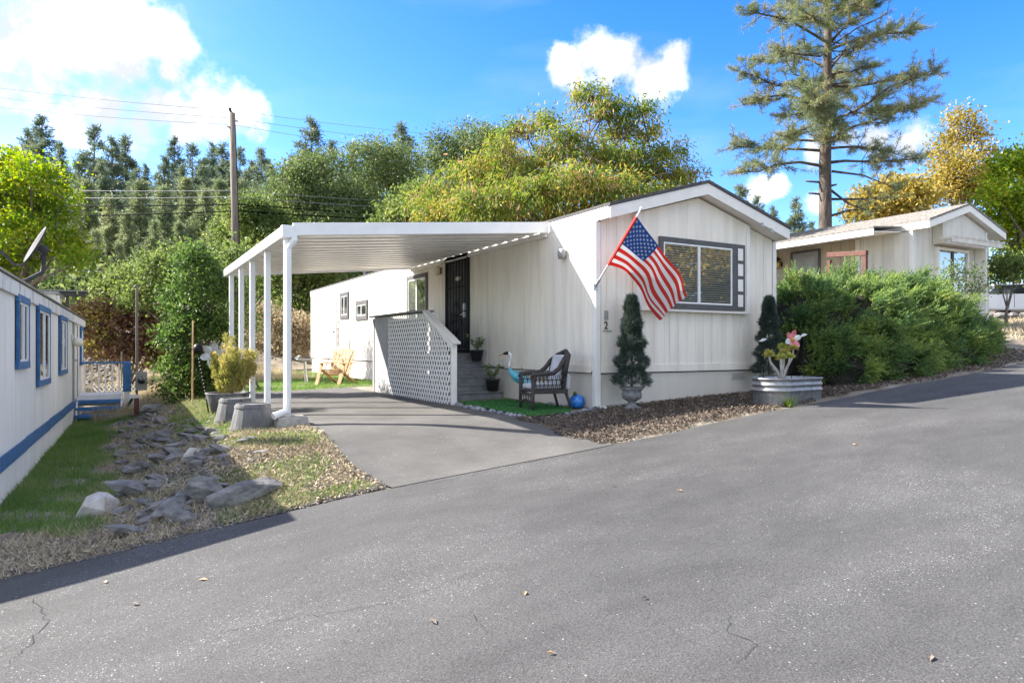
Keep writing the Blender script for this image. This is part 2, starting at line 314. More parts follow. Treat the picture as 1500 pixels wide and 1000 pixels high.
def npmesh(name, V, F, m, smooth=False):                # V (n,3), F (k,3 or 4) numpy arrays
    me = bpy.data.meshes.new(name); k = F.shape[1]
    me.vertices.add(len(V)); me.vertices.foreach_set('co', V.astype(np.float32).ravel())
    me.loops.add(F.size); me.loops.foreach_set('vertex_index', F.astype(np.int32).ravel())
    me.polygons.add(len(F)); me.polygons.foreach_set('loop_start', np.arange(0, F.size, k, dtype=np.int32))
    me.polygons.foreach_set('loop_total', np.full(len(F), k, dtype=np.int32))
    for q in (m if isinstance(m, (list, tuple)) else [m]): me.materials.append(M[q])
    if smooth: me.polygons.foreach_set('use_smooth', np.ones(len(F), dtype=bool))
    me.update(calc_edges=True); me.validate(); return me
def unit(a): return a/np.maximum(np.linalg.norm(a, axis=1, keepdims=True), 1e-9)
def leaves(P, D, L, W, rng, fold=.25):                  # diamond leaves at P along D, length L, width W -> V, F (quads)
    n = len(P); D = unit(D); R = unit(np.cross(D, rng.normal(size=(n,3)))); U = np.cross(R, D)
    L = np.broadcast_to(np.asarray(L, float), (n,))[:,None]; W = np.broadcast_to(np.asarray(W, float), (n,))[:,None]
    a = P; b = P+D*L*.45+R*W*.5+U*W*fold; c = P+D*L; d = P+D*L*.45-R*W*.5+U*W*fold
    V = np.stack([a,b,c,d], 1).reshape(-1,3); F = np.arange(4*n).reshape(-1,4); return V, F
def blades(P, H, W, lean, rng):                         # grass blades, one triangle each
    n = len(P); a = rng.uniform(0, 2*PI, n); side = np.stack([np.cos(a), np.sin(a), 0*a], 1)
    b = rng.uniform(0, 2*PI, n); tip = P+np.stack([np.cos(b)*lean*H, np.sin(b)*lean*H, H], 1)
    W = np.broadcast_to(np.asarray(W, float), (n,))[:,None]
    V = np.stack([P-side*W/2, P+side*W/2, tip], 1).reshape(-1,3); return V, np.arange(3*n).reshape(-1,3)

# ------------------------------------------------------------ terrain
RU = [-300,-60,-12,-7.26,-4.3,-1.55,2,8.8,20,60,300]; RZ = [-18,-5.5,-1.35,-.79,-.42,-.2,.12,.66,1.6,4,10]
PU = [-300,-60,-12,-7.7,-6.7,-6.2,-5.6,-5.1,-4.3,-3.8,0,4.3,6,9,12,20,26,40,300]; PZ = [-9,-4,-.95,-.74,-.72,-.6,-.36,-.22,-.14,-.1,0,.17,.33,.7,1.25,1.8,2.25,3,8]
def sstep(x): x = np.clip(x, 0, 1); return x*x*(3-2*x)
def roadz(u): return np.interp(u, RU, RZ)
def gz(u, v):
    u = np.asarray(u, float); v = np.asarray(v, float)
    r = np.interp(u, RU, RZ); p = np.interp(u, PU, PZ)
    z = r+(p-r)*sstep((v+2.1)/2.3)
    left = 1-sstep((u-8)/25)
    z = z+left*(3.6*sstep((v-23)/9)+.17*np.maximum(v-40, 0)) + (1-left)*.07*np.maximum(v-24, 0)
    z = z+.02*np.sin(u*2.3+1)*np.sin(v*1.9)*sstep((v+1.5)/1.5)*((u < -4.6)|(v > 8.6))
    return np.where(v < -2.1, r, z)
def gzf(u, v): return float(gz(u, v))
def glassmat(name, tint, refl):
    m = bpy.data.materials.new(name); m.use_nodes = True; t = m.node_tree; t.nodes.clear()
    o = N(t,'ShaderNodeOutputMaterial'); tr = N(t,'ShaderNodeBsdfTransparent'); tr.inputs[0].default_value = (*tint,1)
    gl = N(t,'ShaderNodeBsdfGlossy'); gl.inputs['Roughness'].default_value = .02; gl.inputs[0].default_value = (.9,.9,.9,1)
    fr = N(t,'ShaderNodeLayerWeight')
    ms = N(t,'ShaderNodeMixShader'); t.links.new(mth(t,'MULTIPLY_ADD',mth(t,'POWER',fr.outputs['Facing'],4.0),.8,refl,clamp=True), ms.inputs[0])
    t.links.new(tr.outputs[0],ms.inputs[1]); t.links.new(gl.outputs[0],ms.inputs[2]); t.links.new(ms.outputs[0],o.inputs[0]); M[name] = m
glassmat('wglass', (.94,.95,.95), .13)
# ------------------------------------------------------------ ground, road, driveway
def grid(us, vs_, zf, off=0):
    U, V_ = np.meshgrid(us, vs_, indexing='ij'); Z = zf(U, V_)+off
    n, m = U.shape; V = np.stack([U, V_, Z], 2).reshape(-1,3)
    i = (np.arange(n-1)[:,None]*m+np.arange(m-1)[None,:]).ravel()
    return V, np.stack([i, i+m, i+m+1, i+1], 1)
us = np.unique(np.concatenate([np.linspace(-400,-60,14), np.linspace(-60,-12,33), np.arange(-12,14,.2), np.linspace(14,60,36), np.linspace(60,400,14)]))
vv = np.unique(np.concatenate([np.linspace(-60,-14,8), np.linspace(-14,-2.1,12), np.arange(-2.1,20,.2), np.linspace(20,60,60), np.linspace(60,420,24)]))
def gz_sunk(u, v):
    z = gz(u, v); on = (v <= -2.1) | ((u > -4.15) & (u < -1.5) & (v < 8.3)); return z-np.where(on, .03, 0)
ground = obj('ground', npmesh('ground', *grid(us, vv, gz_sunk), 'soil', True)); ground['kind'] = 'structure'
rus = np.unique(np.concatenate([np.linspace(-120,-14,30), np.arange(-14,14,.25), np.linspace(14,120,40)]))
def road_edge(u): return -2.1+.035*np.sin(u*1.7)+.02*np.sin(u*5.1+1)
V, F = grid(rus, np.linspace(0, 1, 30), lambda a, b: roadz(a))
V[:,1] = -16+(road_edge(V[:,0])+16)*V[:,1]
road = obj('road', npmesh('road', V, F, 'asphalt', True)); road['kind'] = 'structure'
V, F = grid(np.linspace(0,1,20), np.arange(-2.14,8.4,.12), lambda a, b: a*0)
eL = -4.22+.05*np.sin(V[:,1]*2.1)+.03*np.sin(V[:,1]*5.3); eR = -1.46+.02*np.sin(V[:,1]*3)
eR = np.where(V[:,1] < -1.6, eR+.1, eR)
V[:,0] = eL+(eR-eL)*V[:,0]; V[:,2] = gz(V[:,0], V[:,1])+.006
drv = obj('driveway', npmesh('driveway', V, F, 'asphalt2', True)); drv['kind'] = 'structure'
# cracks in the asphalt: thin sheets following the road
def at(px, py, z):                                      # a point of a level at height z on a bearing
    d = pdir(px, py); k = (z-CAMP.z)/d.z; p = CAMP+d*k; return p.x, p.y
def crack(pts, wid, seed):
    r = random.Random(seed); P = []
    for (x0,y0), (x1,y1) in zip(pts, pts[1:]):
        n = max(2, int(math.hypot(x1-x0, y1-y0)/.05))
        for i in range(n): t = i/n; P.append((x0+(x1-x0)*t+r.gauss(0,.016), y0+(y1-y0)*t+r.gauss(0,.016)))
    b = MB(); vs_ = []
    for i, (x, y) in enumerate(P):
        a, c = P[max(i-1,0)], P[min(i+1,len(P)-1)]; dx, dy = c[0]-a[0], c[1]-a[1]; l = math.hypot(dx,dy) or 1
        ww = wid*.62*r.uniform(.25,1)*min(1, (i+1)/6, (len(P)-i)/6)
        for s_ in (-1,1):
            u_, v_ = x-s_*dy/l*ww/2, y+s_*dx/l*ww/2; vs_.append((u_, v_, float(roadz(u_))+.004))
    b.add(vs_, [(2*i,2*i+1,2*i+3,2*i+2) for i in range(len(P)-1)])
    part('crack', b, 'crack', road)
def rp(px, py):                                          # where a bearing meets the sloping road
    z = -.5
    for _ in range(12): u, v = at(px, py, z); z = float(roadz(u))
    return u, v
for pts, wd in [([(85,860),(50,878),(72,905),(45,940),(0,985)],.014), ([(50,878),(20,900)],.008), ([(720,825),(640,860),(560,885),(430,905),(330,925),(270,965)],.007),
                ([(640,895),(690,905),(720,930),(715,950)],.006), ([(1065,890),(1075,930),(1110,945),(1085,975),(1075,1000)],.01), ([(1110,945),(1165,955)],.006), ([(765,970),(770,1000)],.01),
                ([(560,716),(640,706),(720,690),(800,672),(880,656)],.012)]:
    crack([rp(*p) for p in pts], wd, len(pts)*7+int(wd*1e4))
# a few dead leaves and twigs lie on the road
for i, (px, py) in enumerate([(768,873),(1362,970),(1002,720),(948,876),(813,958),(898,714),(152,852),(22,878),(290,850),(204,886),(1250,652),(640,915)]):
    u, v = rp(px, py); b = MB(); L = rnd.uniform(.04,.09)
    b.add([(0,0,0),(L*.5,L*.25,.012),(L,0,.004),(L*.5,-L*.22,.01)], [(0,1,2),(0,2,3)])
    tag(part('fallen_leaf', b, ['cedar','bark'][i%2], None, loc=(u,v,float(roadz(u))+.006), rot=(0,0,rnd.uniform(0,6))), 'small dry fallen leaf lying on the grey road', 'leaf', 'dry leaves on the road')

# ------------------------------------------------------------ walls, windows, roofs
def siding(name, parent, axis, fixed, a0, a1, z0, ztop, out, m='siding', panel=1.22, pitch=.2, depth=.009, gw=.014, thick=.03):
    """vertical-groove panels along axis ('x' or 'y') on the plane fixed; each panel its own object; out = +-1 outward sign"""
    n = max(1, round((a1-a0)/panel)); step = (a1-a0)/n
    for k in range(n):
        s0 = a0+k*step+.002; s1 = a0+(k+1)*step-.002
        cols = [(s0, 0)]; g = s0+pitch/2
        while g < s1-pitch*.3:
            cols += [(g-gw/2, 0), (g-gw/2+.003, -depth), (g+gw/2-.003, -depth), (g+gw/2, 0)]; g += pitch
        cols.append((s1, 0))
        if ztop.__code__.co_argcount and not (a0 <= 0): pass
        extra = [q for q in getattr(ztop, 'breaks', []) if s0 < q < s1]
        for q in extra: cols.append((q, 0))
        cols.sort(); b = MB(); vs_ = []
        jit = rnd.uniform(-.002, .002)
        for s, dp in cols:
            for zz in (z0, ztop(s)):
                f = fixed+out*(dp+jit); vs_.append((s, f, zz) if axis == 'x' else (f, s, zz))
        nc = len(cols); fs = [(2*i, 2*i+2, 2*i+3, 2*i+1) for i in range(nc-1)]
        for s, dp in cols:
            for zz in (z0, ztop(s)):
                f = fixed-out*thick; vs_.append((s, f, zz) if axis == 'x' else (f, s, zz))
        o2 = 2*nc; fs += [(o2+2*i, o2+2*i+1, o2+2*i+3, o2+2*i+2) for i in range(nc-1)]
        fs += [(2*i+1, 2*i+3, o2+2*i+3, o2+2*i+1) for i in range(nc-1)]+[(2*i, o2+2*i, o2+2*i+2, 2*i+2) for i in range(nc-1)]
        fs += [(0,1,o2+1,o2), (2*nc-2, o2+2*nc-2, o2+2*nc-1, 2*nc-1)]
        b.add(vs_, fs); part(name, b, m, parent)
def flat(z): 
    f = lambda s: z
    return f
def wbox(axis, fixed, out, a0, a1, z0, z1, d0, d1, b=None, mi=0):      # a box lying on a wall: distances d0..d1 outward
    b = b or MB(); f0, f1 = sorted((fixed+out*d0, fixed+out*d1))
    return b.box(a0,a1,f0,f1,z0,z1,mi) if axis == 'x' else b.box(f0,f1,a0,a1,z0,z1,mi)
def frame_parts(parent, axis, fixed, out, a0, a1, z0, z1, wd, d1, m, name='frame_board', d0=.002):
    for (p, q, r_, s) in ((a0,a1,z1-wd,z1),(a0,a1,z0,z0+wd),(a0,a0+wd,z0+wd,z1-wd),(a1-wd,a1,z0+wd,z1-wd)):
        part(name, wbox(axis, fixed, out, p, q, r_, s, d0, d1), m, parent, bevel=.004)
def gable_roof(parent, W, y0, y1, zc, zr, m, fm, fh=.19, th=.05, ov=.0, soffit='trim', x0=0):
    """zc = eave height at the top of the roof, zr = ridge height; the ridge runs along y"""
    mid = x0+W/2
    for s in (-1, 1):
        e = mid+s*(W/2+ov); b = MB()
        b.prism([(mid, zr), (e, zc), (e, zc-th), (mid, zr-th)] if s > 0 else [(mid, zr), (mid, zr-th), (e, zc-th), (e, zc)], 1, y0, y1)
        part('roof_slope', b, m, parent)
        b = MB(); b.prism([(mid,zr-th-.002),(e-s*.02,zc-th-.002),(e-s*.02,zc-th-fh),(mid,zr-th-fh)], 1, y0+.02, y0+.045); part('gable_fascia', b, fm, parent, bevel=.004)
        b = MB(); b.box(min(e-s*.024,e-s*.002),max(e-s*.024,e-s*.002), y0+.047, y1-.02, zc-th-fh+.005, zc-th-.004); part('eave_fascia', b, fm, parent, bevel=.004)
        b = MB(); b.prism([(mid,zr-th-fh+.02),(e-s*.03,zc-th-fh+.02),(e-s*.03,zc-th-fh+.035),(mid,zr-th-fh+.035)], 1, y0+.05, .02); part('soffit', b, soffit, parent)

# ============================================================ the main mobile home
W, L = 4.22, 18.3; ZT, ZR = 3.2, 3.8
home = thing('mobile_home', 'white single-wide mobile home with carport and flag on its gable front', 'house')
HS = 'siding_panel'
under = ZT-.24
siding(HS, home, 'y', 0, 0.1, L-.06, .6, flat(under), -1)
siding(HS, home, 'y', W, 0.06, L-.06, .6, flat(under), 1)
def gt(s): return under+(ZR-ZT)*(1-abs(s-W/2)/(W/2))
gt.breaks = [W/2]
siding(HS, home, 'x', 0, 0.1, W-.1, .6, gt, -1)
siding(HS, home, 'x', L, 0.1, W-.1, .6, gt, 1)
SK = 'skirting_panel'
siding(SK, home, 'y', .03, .02, L-.02, -.25, flat(.56), -1, 'skirt', 2.44, .3)
siding(SK, home, 'y', W-.03, .02, L-.02, -.25, flat(.56), 1, 'skirt', 2.44, .3)
siding(SK, home, 'x', .03, .02, W-.02, -.25, flat(.555), -1, 'skirt', 2.2, 3)
siding(SK, home, 'x', L-.03, .02, W-.02, -.25, flat(.56), 1, 'skirt', 2.2, 3)
for x0, x1, y0, y1 in ((-.012,.085,-.012,.085),(W-.085,W+.012,-.012,.085),(-.012,.085,L-.085,L+.012),(W-.085,W+.012,L-.085,L+.012)):
    part('corner_board', MB().box(x0,x1,y0,y1,.56 if y0 > 1 else -.2,under-.02 if y0 > 1 else under), 'trim', home, bevel=.005)
part('belly_band', wbox('x',0,-1,.09,W-.09,.575,.70,.004,.022), 'siding', home, bevel=.004)
for a0, a1 in ((.12,.9),(.95,2.2),(2.25,2.9)): part('belly_band', wbox('y',0,-1,a0,a1,.575,.70,.004,.022), 'siding', home, bevel=.004)
part('belly_band', wbox('y',0,-1,6.9,L-.1,.575,.625,.004,.018), 'trim', home)
part('skirting_vent', wbox('x',.03,-1,3.05,3.4,.41,.53,.004,.016), 'skirt', home)
for k in range(5): part('vent_slat', wbox('x',.03,-1,3.07,3.38,.425+k*.02,.433+k*.02,.016,.024), 'greypanel', home)
gable_roof(home, W, -.35, L+.2, ZT, ZR, 'shingle', 'trim')
# projecting bay around the front window
BX0, BX1, BZ0 = .74, 3.38, 1.62
part('bay_panel', MB().prism([(BX0,BZ0),(BX1,BZ0),(BX1,gt(BX1)-.02),(W/2,gt(W/2)-.02),(BX0,gt(BX0)-.02)], 1, -.1, -.012), 'siding', home)
part('bay_sill', MB().box(BX0-.03,BX1+.03,-.125,-.012,BZ0-.04,BZ0-.004), 'trim', home, bevel=.004)
for x in (BX0-.004, BX1-.086): part('bay_trim', MB().box(x,x+.09,-.118,-.102,BZ0+.002,gt(x+.045)-.05), 'trim', home)
# front window: frame, four-block shutter strip, sliding sashes, blind
fw = obj('window', MB().box(1.25,2.97,-.11,-.103,1.72,2.72).mesh('window','dark'), home)
frame_parts(fw, 'x', -.1, -1, 1.2, 2.99, 1.63, 2.81, .085, .045, 'charcoal')
part('shutter_strip', wbox('x',-.1,-1,2.992,3.24,1.63,2.81,.004,.03), 'charcoal', fw)
for k in range(4): part('shutter_block', wbox('x',-.1,-1,3.05,3.18,1.70+k*.275,1.70+k*.275+.215,.032,.04), 'trim', fw, bevel=.004)
frame_parts(fw, 'x', -.1, -1, 1.286, 2.904, 1.716, 2.724, .03, .04, 'alum', 'sash', .012)
part('sash', wbox('x',-.1,-1,2.07,2.12,1.747,2.693,.012,.042), 'alum', fw)
for a0, a1 in ((1.318,2.068),(2.122,2.872)):
    part('pane', wbox('x',-.1,-1,a0,a1,1.748,2.692,.026,.030), 'wglass' if 'wglass' in M else 'glass', fw)
for k in range(24):
    z = 1.77+k*.039; part('blind_slat', MB().add([(1.32,-.113,z),(2.87,-.113,z),(2.87,-.121,z+.024),(1.32,-.121,z+.024)], [(0,1,2,3)]), 'blind', fw)
# long-side windows
def side_window(v0, v1, z0, z1, fwid, blind=False, mull=True):
    wn = obj('window', MB().box(-.008,-.003,v0+.02,v1-.02,z0+.02,z1-.02).mesh('window','dark'), home)
    frame_parts(wn, 'y', 0, -1, v0, v1, z0, z1, fwid, .04, 'charcoal')
    frame_parts(wn, 'y', 0, -1, v0+fwid, v1-fwid, z0+fwid, z1-fwid, .03, .03, 'alum', 'sash')
    mid = (v0+v1)/2
    if mull: part('sash', wbox('y',0,-1,mid-.018,mid+.018,z0+fwid+.03,z1-fwid-.03,.01,.034), 'alum', wn)
    part('pane', wbox('y',0,-1,v0+fwid+.03,v1-fwid-.03,z0+fwid+.03,z1-fwid-.03,.016,.02), 'wglass', wn)
    if blind:
        for k in range(int((z1-z0-2*fwid)/.05)): part('blind_slat', wbox('y',0,-1,mid+.02,v1-fwid-.03,z0+fwid+.04+k*.05,z0+fwid+.06+k*.05,.011,.014), 'blind', wn)
    return wn
side_window(6.7,8.05,1.4,2.8,.1,True)
side_window(11.3,12.45,1.82,2.42,.13)
side_window(13.25,14.2,1.92,2.8,.12)
# utility door at the back
ud = obj('utility_door', wbox('y',0,-1,14.75,15.7,.68,2.66,.012,.03).mesh('utility_door','siding'), home)
frame_parts(ud, 'y', 0, -1, 14.68, 15.77, .62, 2.74, .06, .03, 'trim', 'frame_board', .012)
part('handle', MB().tube([(-.03,14.85,1.5),(-.09,14.85,1.5)], .03, 10), 'iron', ud)
# security door
sd = obj('security_door', wbox('y',0,-1,4.5,5.5,.9,2.98,.004,.02).mesh('security_door','screen'), home)
frame_parts(sd, 'y', 0, -1, 4.42, 5.58, .86, 3.0, .07, .06, 'iron')
for k in range(7): 
    v = 4.56+k*.147; part('door_bar', wbox('y',0,-1,v-.009,v+.009,.95,2.91,.04,.058), 'iron', sd)
for z in (1.0,2.3,2.86): part('door_rail', wbox('y',0,-1,4.5,5.5,z-.012,z+.012,.022,.039), 'iron', sd)
b = MB()
for s in (-1,1):
    for q in (-1,1):
        b.tube([(-.05,5+s*.02,1.62+q*.03),(-.05,5+s*.14,1.62+q*.12),(-.05,5+s*.16,1.62+q*.22),(-.05,5+s*.05,1.62+q*.3),(-.05,5,1.62+q*.42)], .011, 6)
        b.tube([(-.05,5+s*.15,1.62),(-.05,5+s*.25,1.62+q*.06),(-.05,5+s*.27,1.62+q*.14)], .011, 6)
part('scroll', b, 'iron', sd)
part('handle', MB().box(-.1,-.06,4.5,4.57,1.78,1.92).box(-.1,-.06,4.5,4.57,1.62,1.74).tube([(-.09,4.535,1.68),(-.13,4.535,1.68),(-.13,4.64,1.68)], .012, 8), 'bare', sd)
part('door_light', MB().lathe([(.0,-.05),(.1,-.045),(.15,0),(.1,.045),(0,.05)], 16, .14, 1, (-.032,4.96,2.49)), 'lampglass', sd, smooth=True)
# wall lamp, mail slot box, round vent, hose bibs
lm = obj('porch_lamp', MB().box(-.03,-.003,5.86,5.99,2.68,2.84).mesh('porch_lamp','brass'), home)
part('lamp_shade', MB().lathe([(.03,0),(.06,.03),(.075,.12),(.05,.17),(0,.18)], 12, 1, 1, (-.1,5.92,2.64)), 'lampglass', lm, smooth=True)
part('lamp_arm', MB().tube([(-.02,5.92,2.78),(-.07,5.92,2.85),(-.1,5.92,2.82)], .012, 6), 'brass', lm)
part('wall_lamp', MB().lathe([(0,0),(.07,0),(.085,.05),(.085,.12),(.06,.16),(0,.165)], 14, .7, 1, (-.06,.87,2.47)), 'greypanel', home, smooth=True)
part('meter_box', wbox('y',0,-1,3.92,4.2,1.25,1.62,.004,.03), 'siding', home, bevel=.005)
part('wall_bracket', wbox('x',0,-1,.16,.22,1.42,1.56,.004,.03), 'greypanel', home)
part('roof_vent', MB().lathe([(.09,0),(.09,.3),(.15,.31),(.15,.4),(.05,.45)], 14, 1, 1, (1.0,14.6,3.42)), 'bare', home, smooth=True)
# the house number is lettering on the wall
cu = bpy.data.curves.new('house_number', 'FONT'); cu.body = '2'; cu.size = .17; cu.extrude = .004
tmp = bpy.data.objects.new('tmp', cu); C.objects.link(tmp)
dg = bpy.context.evaluated_depsgraph_get(); me = bpy.data.meshes.new_from_object(tmp.evaluated_get(dg)); bpy.data.objects.remove(tmp)
me.materials.clear(); me.materials.append(M['iron'])
obj('house_number', me, home, (.145,-.014,1.27), (PI/2,0,0))
part('number_ledge', wbox('x',0,-1,.13,.3,1.235,1.25,.004,.02), 'greypanel', home)
# small eave hardware on the fascia
for x, z in ((3.42,3.14),(3.66,3.06)): part('fascia_hook', MB().box(x,x+.03,-.345,-.331,z,z+.07).tube([(x+.015,-.345,z+.05),(x+.015,-.38,z+.03),(x+.015,-.37,z-.02)], .008, 6), 'bare', home)

# ------------------------------------------------------------ carport
cp = thing('carport', 'white aluminium carport with ribbed roof on five slim posts over the driveway', 'carport', (-4.4,1.33,-.1))
def cpart(name, b, m, bevel=0, smooth=False):
    o = part(name, b, m, cp, bevel=bevel, smooth=smooth); o.matrix_parent_inverse = Matrix.Translation((4.4,-1.33,.1)); return o
CV0, CV1, CU0 = 1.33, 7.75, -4.45
def cz(u): return 3.0+(u+.02)*(3.0-2.6)/4.4               # underside height
npan = 16; pw = (CV1-CV0-.1)/npan
for k in range(npan):                                   # each roof pan is a tray with a raised rib
    v0 = CV0+.05+k*pw; b = MB(); vs_ = []
    prof = [(0,.0),(.1,.0),(.125,.055),(.2,.057),(.275,.055),(.3,.0),(pw-.002,.0)]
    for u in (CU0+.06, -.03):
        for dv, dz in prof: vs_.append((u, v0+dv, cz(u)+dz))
        for dv, dz in prof: vs_.append((u, v0+dv, cz(u)+dz+.012))
    n = len(prof); fs = []
    for i in range(n-1): fs += [(i,i+1,2*n+i+1,2*n+i), (n+i,3*n+i,3*n+i+1,n+i+1)]
    fs += [tuple(range(n))+tuple(range(2*n-1,n-1,-1)), tuple(range(2*n,3*n))+tuple(range(4*n-1,3*n-1,-1))]
    fs += [(0,2*n,3*n,n),(n-1,2*n-1,4*n-1,3*n-1)]
    b.add(vs_, fs); cpart('roof_panel', b, 'alum')
def fas(v0, v1): return MB().prism([(CU0+.1,cz(CU0)-.03),(-.02,cz(-.02)-.03),(-.02,cz(-.02)+.16),(CU0+.1,cz(CU0)+.15)], 1, v0, v1)
cpart('front_fascia', fas(CV0,CV0+.04), 'alum', .006); cpart('rear_fascia', fas(CV1-.04,CV1), 'alum', .006)
cpart('gutter', MB().box(CU0-.04,CU0+.09,CV0-.005,CV1+.005,2.54,2.7), 'alum', .008)
cpart('gutter_cap', MB().box(CU0-.05,CU0+.12,CV0-.02,CV0+.1,2.53,2.705), 'alum', .006)
for k in range(1, 3): cpart('cross_beam', MB().box(CU0+.1,-.03,0,0,0,0) if 0 else MB().prism([(CU0+.1,cz(CU0)-.06),(-.03,cz(0)-.06),(-.03,cz(0)-.003),(CU0+.1,cz(CU0)-.003)], 1, CV0+k*2.1, CV0+k*2.1+.002+.05), 'alum') if 0 else None
cpart('wall_ledger', MB().box(-.06,-.012,CV0+.05,CV1-.05,2.9,2.985), 'trim')
for i, v in enumerate((1.47,2.96,4.41,5.68,7.06)):
    g = gzf(-4.4, v)
    cpart('post', MB().box(-4.445,-4.355,v-.045,v+.045,g-.0 if i else .03,2.54), 'alum', .006)
    cpart('post_foot', MB().box(-4.47,-4.33,v-.07,v+.07,(g if i else .0),(g if i else .0)+.03), 'bare', .004)
cpart('downspout', MB().tube([(-4.33,1.36,2.6),(-4.33,1.34,2.5),(-4.4,1.38,2.38),(-4.4,1.385,.25),(-4.43,1.37,.08),(-4.62,1.3,.02)], [.05,.05,.045,.04,.045,.055], 8), 'alum')
blk = MB(); blk.add([(-.26,-.2,-.14),(.26,-.2,-.14),(.26,.2,-.14),(-.26,.2,-.14),(-.2,-.14,.14),(.2,-.14,.14),(.2,.14,.14),(-.2,.14,.14)], [(0,3,2,1),(4,5,6,7),(0,1,5,4),(1,2,6,5),(2,3,7,6),(3,0,4,7)])
tag(part('pier_block', blk, 'concrete', None, bevel=.02, loc=(-4.36,1.4,-.14)), 'tapered concrete pier block under the front carport post', 'block')

# ------------------------------------------------------------ porch with steps and lattice
pt = thing('porch_steps', 'grey wooden porch stairs with white lattice rail beside the black door', 'porch')
PU_, V0, VK, V1, V2 = -1.36, 2.3, 3.6, 5.6, 6.65
LZ = .84
for k in range(7):                                       # deck boards of the landing
    u0 = -1.3+k*.184; part('deck_board', MB().box(u0,u0+.176,4.0,6.6,LZ-.04,LZ), 'grey', pt, bevel=.005)
for k in range(5):
    z = LZ-.14*(k+1); v1 = 4.03-.21*k
    part('tread', MB().box(-1.3,-.03,v1-.26,v1-.005,z-.04,z), 'grey', pt, bevel=.006)
    part('riser', MB().box(-1.29,-.04,v1-.03,v1-.008,z+.001,z+.099), 'grey', pt)
part('riser', MB().box(-1.29,-.04,2.96,2.98,-.1,LZ-.14*5-.041), 'grey', pt)
part('stringer', MB().prism([(2.95,-.1),(4.0,-.1),(4.0,.7),(3.9,.7)], 0, -1.335,-1.302), 'grey', pt)
def ltop(v): return 1.66 if v > VK else 1.06+(1.66-1.06)*(v-V0)/(VK-V0)
for v, h in ((V0,1.04),(V1-.05,1.64),(V2-.09,1.64)): part('rail_post', MB().box(PU_-.045,PU_+.045,v,v+.09,-.1,h), 'trim' if v < 3 else 'greypanel', pt, bevel=.005)
part('hand_rail', MB().bar((PU_,V0-.1,1.05),(PU_,VK+.02,1.685),.14,.035), 'trim', pt, bevel=.005)
part('rail_cap', MB().box(PU_-.12,PU_+.18,VK,V2+.06,1.665,1.70), 'grey', pt, bevel=.006)
part('rail_skirt', MB().bar((PU_-.04,V0-.02,.99),(PU_-.04,VK,1.61),.03,.1), 'trim', pt, bevel=.004)
part('side_panel', MB().box(PU_-.03,PU_+.02,V1+.042,V2-.092,-.1,1.655), 'greypanel', pt)
part('rear_panel', MB().box(PU_+.046,-.05,V2-.06,V2-.02,-.1,1.655), 'greypanel', pt)
0 and part('backing_panel', MB().prism([(V0+.1,-.08),(V1-.06,-.08),(V1-.06,1.6),(VK,1.6),(V0+.1,.98)], 0, PU_+.05, PU_+.06), 'grey', pt)
lp = obj('lattice_panel', MB().box(PU_-.05,PU_-.046,V1-.06,V1-.04,-.05,1.6).mesh('lattice_panel','lattice'), pt)
sp = .098
def clip_line(p, d):                                     # clip the slat's centre line to the lattice outline
    t0, t1 = -9, 9
    poly = [(V0+.09,-.08),(V1-.05,-.08),(V1-.05,1.63),(VK,1.63),(V0+.09,1.0)]
    for i in range(5):
        a, c = poly[i], poly[(i+1)%5]; nx, nz = -(c[1]-a[1]), c[0]-a[0]
        den = nx*d[0]+nz*d[1]; num = nx*(a[0]-p[0])+nz*(a[1]-p[1])
        if abs(den) < 1e-9: continue
        t = num/den
        if den > 0: t0 = max(t0, t)
        else: t1 = min(t1, t)
    return (t0, t1) if t1-t0 > .06 else None
for s in (1, -1):
    d = Vector((math.cos(1.0), s*math.sin(1.0))); nn = Vector((-d.y, d.x))
    for k in range(-34, 35):
        p = Vector((4, .7))+nn*k*sp; c = clip_line(p, d)
        if not c: continue
        a = p+d*c[0]; e = p+d*c[1]; x = PU_-.052-(.007 if s > 0 else 0)
        part('slat', MB().bar((x,a.x,a.y),(x,e.x,e.y),.006,.034,(1,0,0)) if 0 else MB().bar((x,a.x,a.y),(x,e.x,e.y),.034,.006,(1,0,0)), 'lattice', lp)
# ============================================================ blue-trimmed mobile home on the left
lhm = thing('mobile_home', 'white metal mobile home with bright blue trim and stripe beside the grass strip', 'house', (-7.6,.66,0), -math.radians(1.22))
lhm.rotation_euler = (-.007, 0, -math.radians(1.22))
A0, A1, HB, HT = -.84, 12.5, -.95, 1.85
def lh_siding():
    n = 22; st = (A1-A0)/n
    for k in range(n):                                   # ribbed sheet metal panels
        b = MB(); prof = []; s0 = A0+k*st+.001; s1 = A0+(k+1)*st-.001; m_ = 9
        for i in range(m_):
            q = s0+(s1-s0)*i/m_; e = (s1-s0)/m_
            prof += [(q,0),(q+e*.62,0),(q+e*.7,.008),(q+e*.92,.008)]
        prof.append((s1,0)); vs_ = [(x,q,z) for q, x in prof for z in (HB,HT-.2)]; fs = [(2*i,2*i+2,2*i+3,2*i+1) for i in range(len(prof)-1)]
        o = len(vs_); vs_ += [(-.03,q,z) for q, x in prof for z in (HB,HT-.2)]; fs += [(o+2*i,o+2*i+1,o+2*i+3,o+2*i+2) for i in range(len(prof)-1)]
        b.add(vs_, fs); part('siding_panel', b, 'siding2', lhm)
lh_siding()
part('end_wall', MB().prism([(-3.6,HB),(-.035,HB),(-.035,HT-.05),(-1.8,HT+.02),(-3.6,HT-.05)], 1, A0, A0+.04), 'siding2', lhm)
part('end_wall', MB().prism([(-3.6,HB),(-.035,HB),(-.035,HT-.05),(-1.8,HT+.02),(-3.6,HT-.05)], 1, A1-.04, A1), 'siding2', lhm)
part('far_wall', MB().box(-3.65,-3.61,A0,A1,HB,HT-.05), 'siding2', lhm)
